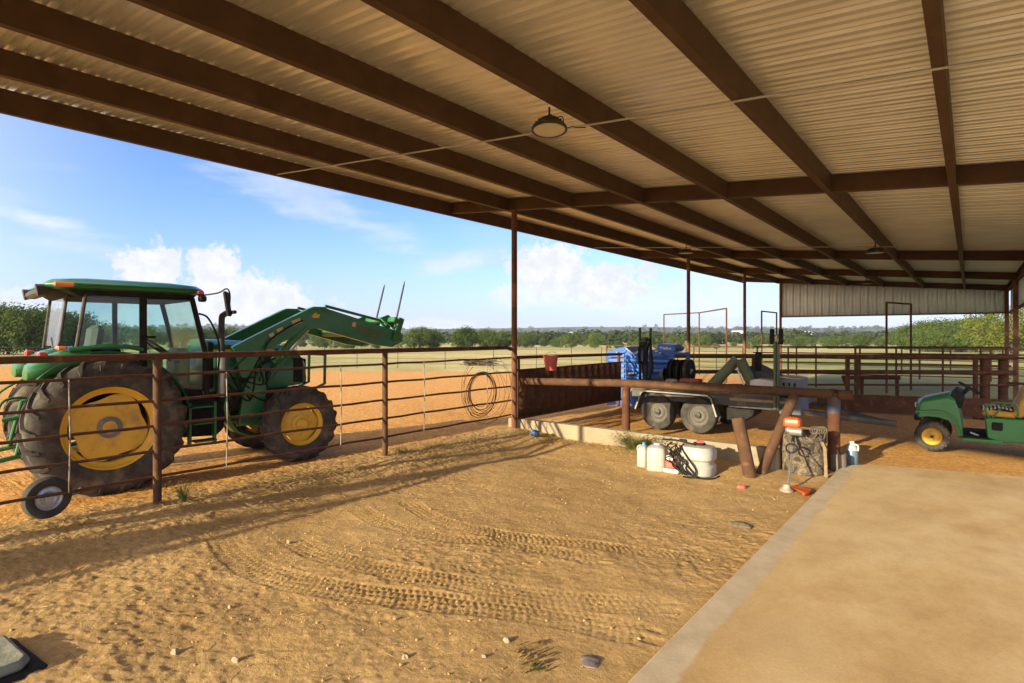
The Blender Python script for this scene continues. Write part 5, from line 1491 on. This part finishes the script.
def small_stuff():
    # corner block at the lower left
    t = thing('feed_block', 'pale worn block lying on black rubber pan at the near left corner', 'feed block', (-4.66, .60, -.05), R(6))
    MB().box((0, 0, .045), (.62, .66, .09), ch=.03).build('rubber_pan', M_black, t, world=False)
    g = MB(); n = 14
    def top(u, v): return .19 + .012 * math.sin(u * 9 + 1) * math.sin(v * 7) + random.uniform(-.004, .004)
    g.prism([(-.26, -.28), (.24, -.26), (.26, .20), (.20, .25), (-.24, .26)], .085, .15, 'z')
    g.build('block', M_paleblock, t, world=False, bevel=.025)
    # blue crumpled can by the kerb
    b = MB(); prof = [(0, 0), (.05, 0), (.06, .02), (.062, .08), (.056, .13), (.04, .15), (0, .152)]
    b.lathe(prof, 18, RX(70) @ RZ(20))
    b.v = [(x + .014 * math.sin(y * 60), y + .012 * math.sin(x * 70), max(z, -.05)) for x, y, z in b.v]
    o = b.build('crushed_can', pm('blue_can', (.02, .07, .22), (.012, .04, .13), 12, .45, c3=(.2, .25, .3), s3=14), org=(0, 0, 0)); o.location = (-6.32, 8.62, gz(-6.32, 8.62) + .06)
    tag(o, 'small crumpled blue can lying on the dirt before the kerb', 'can')
    b = MB().loft([[(x, .05 * r * math.cos(a) + .01 * math.sin(5 * x), .05 * r * math.sin(a)) for a in np.linspace(0, 2 * math.pi, 13)[:-1]] for x, r in ((-.11, .3), (-.10, .9), (-.02, 1), (.06, .95), (.09, .5), (.12, .4))])
    o = b.build('plastic_bottle', M_white, org=(0, 0, 0)); o.location = (-4.15, 8.72, .14); o.rotation_euler = (0, 0, .3)
    tag(o, 'pale plastic bottle lying beside the weed tuft at the kerb', 'bottle')
    b = MB().loft([[(.055 * r * math.cos(a) + .02 * math.sin(3 * a), .04 * r * math.sin(a), z) for a in np.linspace(0, 2 * math.pi, 11)[:-1]] for z, r in ((0, 1), (.02, 1.1), (.045, .8), (.05, .2))])
    o = b.build('plastic_scrap', M_redb, org=(0, 0, 0)); o.location = (-2.38, 7.86, .0); o.rotation_euler = (.2, 0, .5)
    tag(o, 'small red plastic scrap on the dirt left of the trimmer head', 'scrap')
    def lump(name, label, cat, x, y, r, h, mat, seed):
        rr = random.Random(seed); b = MB(); n = 14; rings = []
        ph = [rr.uniform(0, 6) for _ in range(4)]
        for z, s in ((-.03, 1.0), (.25 * h, .95), (.7 * h, .7), (h, .3)):
            rings.append([(r * s * (1 + .25 * math.sin(2 * a + ph[0]) + .16 * math.sin(3 * a + ph[1])) * math.cos(a), r * s * (1 + .2 * math.sin(2 * a + ph[2])) * math.sin(a) * .8, z + .12 * h * math.sin(3 * a + ph[3])) for a in np.linspace(0, 2 * math.pi, n + 1)[:-1]])
        b.loft(rings); o = b.build(name, mat, org=(0, 0, 0)); o.location = (x, y, gz(x, y)); tag(o, label, cat)
        return o
    lump('dung_clump', 'dark dry clump of dung on the dirt beside the slab edge', 'clump', -1.93, 6.35, .10, .03, pm('dung', (.09, .07, .045), (.15, .115, .07), 18, .95, 0, .6, 50), 3)
    lump('cloth_rag', 'flat grey purple rag half buried beside the slab edge', 'rag', -1.86, 3.1, .075, .012, pm('rag', (.20, .15, .14), (.14, .11, .12), 14, .9, 0, .5, 50), 5)
    stone = pm('limestone', (.40, .31, .19), (.32, .235, .135), 9, .9, 0, .4, 40)
    def bl(x, y):
        d = FPX * CAMH / (y - HY); u = (x - 512) / FPX
        return d * (u * CS - SN), d * (u * SN + CS)
    for k, (px, py, r) in enumerate(((467, 550, .035), (507, 641, .04), (443, 579, .028), (405, 657, .035), (540, 563, .03), (484, 657, .028), (230, 607, .03), (160, 607, .028), (288, 541, .028), (620, 587, .03), (527, 470, .025), (455, 520, .02), (235, 660, .04), (175, 652, .045))):
        x, y = bl(px, py); r *= .62
        lump('stone', 'small pale stone lying on the tan dirt of the pen', 'stone', x, y, r, r * .8, stone, 20 + k)['group'] = 'pale stones on the pen dirt'
small_stuff()

# ------------------------------------------------------------------ loose straw, crumbs, weeds
def scatter():
    v, f = [], []
    rr = random.Random(5)
    for k in range(9000):
        u = rr.random()
        if u < .87: x, y = rr.gauss(-6.75, .38), rr.uniform(.5, 9.0)
        elif u < .96: x, y = rr.uniform(-7.0, -4.2), rr.gauss(8.8, .18)
        else: x, y = rr.uniform(-7, -1.8), rr.uniform(.5, 8.8)
        if x > -1.7 or (y > 8.95): continue
        if math.sin(y * 2.1 + x) + math.sin(y * 5.3) * .5 < rr.uniform(-1.6, .9): continue
        a = rr.uniform(0, 6.28); l = rr.uniform(.03, .13); w = .0022; h = gz(x, y) + rr.uniform(.0, .028)
        dx, dy = math.cos(a) * l / 2, math.sin(a) * l / 2; tz = rr.uniform(-.03, .03)
        b = len(v)
        v += [(x - dx, y - dy, h - tz), (x + dx, y + dy, h + tz), (x + dx - dy * .05, y + dy + dx * .05, h + tz + w), (x - dx - dy * .05, y - dy + dx * .05, h - tz + w), (x, y, h + w * 2.5)]
        f += [(b, b + 1, b + 4), (b + 1, b + 2, b + 4), (b + 2, b + 3, b + 4), (b + 3, b, b + 4)]
    me = bpy.data.meshes.new('straw'); me.from_pydata(v, [], f); me.materials.append(M_straw)
    o = bpy.data.objects.new('straw', me); scene.collection.objects.link(o)
    tag(o, 'loose dry straw strewn along the foot of the fence', 'straw', kind='stuff')
    v, f = [], []
    ico = [(0, 0, 1), (.9, 0, .3), (.28, .85, .35), (-.72, .53, .3), (-.72, -.53, .35), (.28, -.85, .3), (.5, .4, -.4), (-.4, .6, -.4), (-.5, -.5, -.4), (.5, -.5, -.4)]
    fc = [(0, 1, 2), (0, 2, 3), (0, 3, 4), (0, 4, 5), (0, 5, 1), (1, 6, 2), (2, 7, 3), (3, 8, 4), (4, 8, 5), (5, 9, 1), (2, 6, 7), (3, 7, 8), (5, 8, 9), (1, 9, 6)]
    for k in range(3400):
        x, y = rr.uniform(-7.2, -1.65), rr.uniform(.5, 8.9)
        if math.sin(x * 1.7 + 2) + math.sin(y * 1.3 + x * .6) < rr.uniform(-2.2, 1.2): continue
        s = .004 + .011 * rr.random() ** 4; b = len(v); a = rr.uniform(0, 6.28)
        ca, sa = math.cos(a), math.sin(a); z = gz(x, y) + .004 + .02 * (vnoise(np.array([x * .9 + 3]), np.array([y * .9]))[0] * 2.5)
        q = [1 + rr.uniform(-.3, .3) for _ in ico]
        v += [(x + s * t * (px * ca - py * sa), y + s * t * (px * sa + py * ca), z + s * .75 * t * pz) for (px, py, pz), t in zip(ico, q)]
        f += [tuple(b + i for i in g) for g in fc]
    me = bpy.data.meshes.new('dirt_crumbs'); me.from_pydata(v, [], f)
    me.materials.append(pm('crumb_earth', (.38, .235, .095), (.46, .30, .13), .8, .95))
    o = bpy.data.objects.new('dirt_crumbs', me); scene.collection.objects.link(o)
    tag(o, 'small clods and pebbles strewn over the pen dirt', 'pebbles', kind='stuff')
scatter()

def weed(x, y, h, n, label, spread=.12, seed=1, mat=None):
    rr = random.Random(seed); v, f = [], []
    for k in range(n):
        a = rr.uniform(0, 6.28); r0 = spread * .35 * rr.random(); lean = rr.uniform(.2, 1.0) * spread * 1.6; hh = h * rr.uniform(.45, 1)
        w = rr.uniform(.003, .007); px, py = r0 * math.cos(a), r0 * math.sin(a)
        sd = (-math.sin(a) * w, math.cos(a) * w); b = len(v)
        for j in range(5):
            t = j / 4; q = w and (1 - t) ** .7
            cx, cy, cz = px + math.cos(a) * lean * t * t, py + math.sin(a) * lean * t * t, hh * (t - .25 * t * t * lean / spread * .4)
            v += [(cx - sd[0] * q, cy - sd[1] * q, cz - .02), (cx + sd[0] * q, cy + sd[1] * q, cz - .02)]
        for j in range(4): f.append((b + 2 * j, b + 2 * j + 1, b + 2 * j + 3, b + 2 * j + 2))
        if rr.random() < .6:
            b = len(v); s = rr.uniform(.008, .022)
            v += [(cx - s, cy, cz - .03), (cx, cy - s, cz - .02), (cx + s, cy, cz), (cx, cy + s * .5, cz - .01)]; f.append((b, b + 1, b + 2, b + 3))
    me = bpy.data.meshes.new('weed'); me.from_pydata(v, [], f); me.materials.append(mat or M_weed)
    o = bpy.data.objects.new('weed', me); scene.collection.objects.link(o); o.location = (x, y, gz(x, y) + .0)
    tag(o, label, 'weed')
weed(-4.40, 8.84, .36, 900, 'bushy yellow green weed against the kerb left of the white jugs', .34, 2)
weed(-7.0, 2.72, .26, 90, 'thin green weed at the foot of the near fence post', .12, 3)
weed(-7.0, 5.9, .16, 90, 'green weed at the foot of the fence post beside the front wheel', .12, 4)
weed(-2.22, 2.95, .035, 40, 'low dry grass tuft on the dirt near the slab edge', .08, 6, M_straw)
weed(-2.12, 2.82, .04, 40, 'small dark green tuft beside the slab edge in the foreground', .06, 7)
weed(-6.95, 6.6, .10, 110, 'low dry tuft under the fence right of the second post', .14, 8, M_straw)

# ------------------------------------------------------------------ trees
def crown_mesh(rr, H, Rr, nclump, nleaf, leaf, low=.18):
    v, f = [], []
    cl = []
    for k in range(nclump):
        while True:
            p = Vector((rr.uniform(-1, 1), rr.uniform(-1, 1), rr.uniform(-1, 1)))
            if p.length < 1 and p.length > .35: break
        zz = p.z; wid = 1 - .25 * max(zz, 0)
        cl.append((Vector((p.x * Rr * wid, p.y * Rr * wid, H * (low + (1 - low) * (.5 + .46 * zz)))), Rr * rr.uniform(.20, .36)))
    for c, r in cl:
        for k in range(nleaf):
            d = Vector((rr.gauss(0, 1), rr.gauss(0, 1), rr.gauss(0, .8)))
            p = c + d.normalized() * r * rr.random() ** .45
            n = (d.normalized() + Vector((rr.uniform(-1, 1), rr.uniform(-1, 1), rr.uniform(-.3, 1))) * .8).normalized()
            a = n.orthogonal().normalized(); b = n.cross(a); s = leaf * rr.uniform(.6, 1.3)
            i = len(v); v += [tuple(p - a * s), tuple(p - b * s * .7), tuple(p + a * s), tuple(p + b * s * .7)]; f.append((i, i + 1, i + 2, i + 3))
    return v, f
def tree(name, label, loc, H, Rr, seed, mat, nclump=46, nleaf=70, leaf=.13, group=None, low=.15):
    rr = random.Random(seed)
    t = thing(name, label, 'tree', loc, 0, group)
    v, f = crown_mesh(rr, H, Rr, nclump, nleaf, leaf, low)
    me = bpy.data.meshes.new('crown'); me.from_pydata(v, [], f); me.materials.append(mat)
    o = bpy.data.objects.new('crown', me); scene.collection.objects.link(o); o.parent = t
    tb = MB().tube([(0, 0, -.4), (.05 * H * .2, 0, H * .25), (rr.uniform(-.1, .1) * H * .3, rr.uniform(-.1, .1), H * .55), (0, 0, H * .85)], [H * .03, H * .024, H * .016, H * .005], 8)
    for k in range(6):
        a = rr.uniform(0, 6.28); z = H * rr.uniform(.22, .55)
        tb.tube([(0, 0, z), (Rr * .35 * math.cos(a), Rr * .35 * math.sin(a), z + H * .12), (Rr * .7 * math.cos(a), Rr * .7 * math.sin(a), z + H * .2)], [H * .012, H * .008, H * .003], 6)
    tb.build('trunk', M_bark, t, world=False)
    return t
def at(px, d):
    u = (px - 512) / FPX
    return d * (u * CS - SN), d * (u * SN + CS)
def trees():
    protos = {}
    def place(kind, px, d, H, label, group=None, rz=None):
        x, y = at(px, d); z = gz(x, y) - .2
        if kind not in protos:
            protos[kind] = (tree('broadleaf_tree', label, (x, y, z), H, *KIND[kind][:6], group=group, low=.05), H)
            return
        p, h0 = protos[kind]
        o = dup(p, (x, y, z), random.uniform(0, 6.28), label, H / h0)
        if group: o['group'] = group
        elif 'group' in o: del o['group']
    KIND = {'a': (4.6, 31, M_leaf, 110, 95, .17, None, .04), 'b': (3.4, 32, M_leaf, 52, 80, .14), 'c': (3.6, 33, M_leaf2, 50, 76, .14), 'd': (2.2, 34, M_leaf, 34, 70, .12)}
    gl = 'tall dark green trees behind the cab'; ll = 'tall dark green tree behind the tractor cab at the left edge'
    for px, d, H in ((-60, 74, 7.6), (-25, 78, 7.4), (8, 80, 7.2), (30, 76, 6.6), (52, 82, 6.9), (80, 84, 6.4), (112, 96, 5.6), (145, 104, 5.2), (178, 108, 5.0), (205, 112, 5.0), (228, 118, 5.4)):
        place('a' if px < 60 else 'b', px, d, H, ll if px < 60 else 'lower green tree seen through and beyond the tractor cab', gl if px < 60 else 'green trees beyond the cab')
    g2 = 'trees along the far side of the pasture'; l2 = 'round green tree in the row along the far side of the pasture'
    rr = random.Random(9)
    for px in list(range(250, 780, 10)):
        d = rr.uniform(165, 235); H = rr.choice((2.6, 3.2, 3.8, 4.6, 5.2)) * rr.uniform(.85, 1.1)
        if 395 < px < 450 or 455 < px < 510: d, H = rr.uniform(140, 170), rr.uniform(4.6, 6.4)
        place(rr.choice('abd'), px + rr.uniform(-6, 6), d, H, l2, g2)
    for px in list(range(790, 905, 11)):
        place(rr.choice('ab'), px + rr.uniform(-6, 6), rr.uniform(185, 240), rr.uniform(3.4, 5.4), l2, g2)
    g3 = 'dense trees right of the barn'; l3 = 'dense green tree in the thicket beyond the right end of the barn'
    for px, d, H in ((915, 150, 7.6), (932, 142, 8.2), (948, 146, 8.6), (962, 134, 8.0), (976, 140, 9.0), (925, 128, 5.6), (950, 124, 5.6), (968, 120, 5.2), (940, 118, 4.6), (990, 150, 9.5)):
        place(rr.choice('ab'), px, d, H, l3, g3)
    place('c', 992, 82, 7.6, 'large yellow green tree beside the right end wall of the barn')
    place('c', 1012, 68, 6.6, 'yellow green tree seen between the right end columns')
    for px, d, H in ((1030, 74, 7.0), (1060, 70, 7.6), (1100, 72, 7.2), (1150, 80, 7.5)):
        place('c', px, d, H, 'yellow green tree out to the right of the barn', 'yellow green trees right of the barn')
    # the far woods: too many to count
    v, f = [], []
    for k in range(1500):
        d = 260 * (1 + 7.5 * rr.random() ** 1.5); px = rr.uniform(-120, 1120); x, y = at(px, d)
        if 330 < d < 430 and rr.random() < .5: continue
        z = gz(x, y); r = rr.uniform(3.5, 7.0) * (1 + d / 2500); H = rr.uniform(4, 7.5) * (1 + d / 3000)
        nl = int(110 if d < 700 else 44)
        for j in range(nl):
            q = Vector((rr.gauss(0, 1), rr.gauss(0, 1), rr.gauss(0, 1))).normalized()
            p = Vector((x + q.x * r * rr.uniform(.6, 1), y + q.y * r * rr.uniform(.6, 1), z + H * (.5 + .5 * q.z * rr.uniform(.6, 1))))
            n = (q + Vector((rr.uniform(-.6, .6), rr.uniform(-.6, .6), rr.uniform(-.2, .8)))).normalized()
            a = n.orthogonal().normalized(); b = n.cross(a); s = rr.uniform(.5, 1.1) * (1 + d / 1400)
            i = len(v); v += [tuple(p - a * s), tuple(p - b * s * .8), tuple(p + a * s), tuple(p + b * s * .8)]; f.append((i, i + 1, i + 2, i + 3))
    me = bpy.data.meshes.new('far_wood'); me.from_pydata(v, [], f); me.materials.append(M_farleaf)
    o = bpy.data.objects.new('far_wood', me); scene.collection.objects.link(o)
    tag(o, 'wooded country running to the low hills on the horizon', 'woodland', kind='stuff')
trees()

def far_things():
    # brush heap in the field
    t = MB(); rr = random.Random(4); x0, y0 = -25.6, 28.4
    for k in range(70):
        a = rr.uniform(-.5, .5) + (0 if rr.random() < .7 else 1.2); l = rr.uniform(.5, 1.6); x = x0 + rr.uniform(-.9, .9); y = y0 + rr.uniform(-.5, .5); z = rr.uniform(.03, .34)
        t.tube([(x - l / 2 * math.cos(a), y - l / 2 * math.sin(a), max(.02, z + rr.uniform(-.1, .1))), (x, y, z + .06), (x + l / 2 * math.cos(a), y + l / 2 * math.sin(a), max(.02, z + rr.uniform(-.12, .12)))], rr.uniform(.012, .035), 5)
    o = t.build('brush_heap', M_bark, org=(x0, y0, 0)); tag(o, 'low dark heap of brush lying in the field beyond the fence', 'brush heap')
    wl = pm('white_barn_wall', (.72, .72, .70), None, 3, .7)
    rf = pm('white_barn_roof', (.62, .64, .66), None, 3, .5)
    for i, (px, py, d, L_, W_, H_) in enumerate(((738, 332, 700, 14, 9, 4.5), (791, 333.5, 640, 9, 7, 4), (806, 333, 690, 15, 9, 5), (571, 333, 900, 8, 6, 4), (904, 334, 900, 10, 8, 4.5))):
        x, y = at(px, d); zt = CAMH + (HY - py) / FPX * d; zg = min(gz(x, y), zt - H_)
        h = thing('farm_house', ('white farm building among far trees between two outer columns', 'small white house, left of the pair on the wooded hill', 'wider white house, right of the pair on the wooded hill', 'tiny white building on the far hills right of the first column', 'tiny pale house in the hills behind the narrow gate frame')[i], 'house', (x, y, zg), YAW)
        hh = zt - zg + H_ * .3
        MB().prism([(-W_ / 2, -3), (W_ / 2, -3), (W_ / 2, hh - H_ * .4), (0, hh), (-W_ / 2, hh - H_ * .4)], -L_ / 2, L_ / 2, 'x').build('wall', wl, h, world=False)
        MB().prism([(-W_ / 2 - .4, hh - H_ * .4), (0, hh + .25), (W_ / 2 + .4, hh - H_ * .4), (W_ / 2 + .4, hh - H_ * .4 + .2), (0, hh + .5), (-W_ / 2 - .4, hh - H_ * .4 + .2)], -L_ / 2 - .4, L_ / 2 + .4, 'x').build('roof', rf, h, world=False)
far_things()

def haze():
    m = bpy.data.materials.new('haze_air'); m.use_nodes = True
    nt = m.node_tree; nt.nodes.clear()
    o = nt.nodes.new('ShaderNodeOutputMaterial'); p = nt.nodes.new('ShaderNodeVolumePrincipled')
    p.inputs['Color'].default_value = (.72, .82, .98, 1); p.inputs['Density'].default_value = HAZE
    p.inputs['Anisotropy'].default_value = .0
    nt.links.new(p.outputs[0], o.inputs['Volume'])
    b = MB().box((0, 0, 28), (8300, 8300, 76)).build('haze', m)
    tag(b, 'thin bluish air over the far hills', 'haze', kind='stuff')
HAZE = .00013
if HAZE: haze()
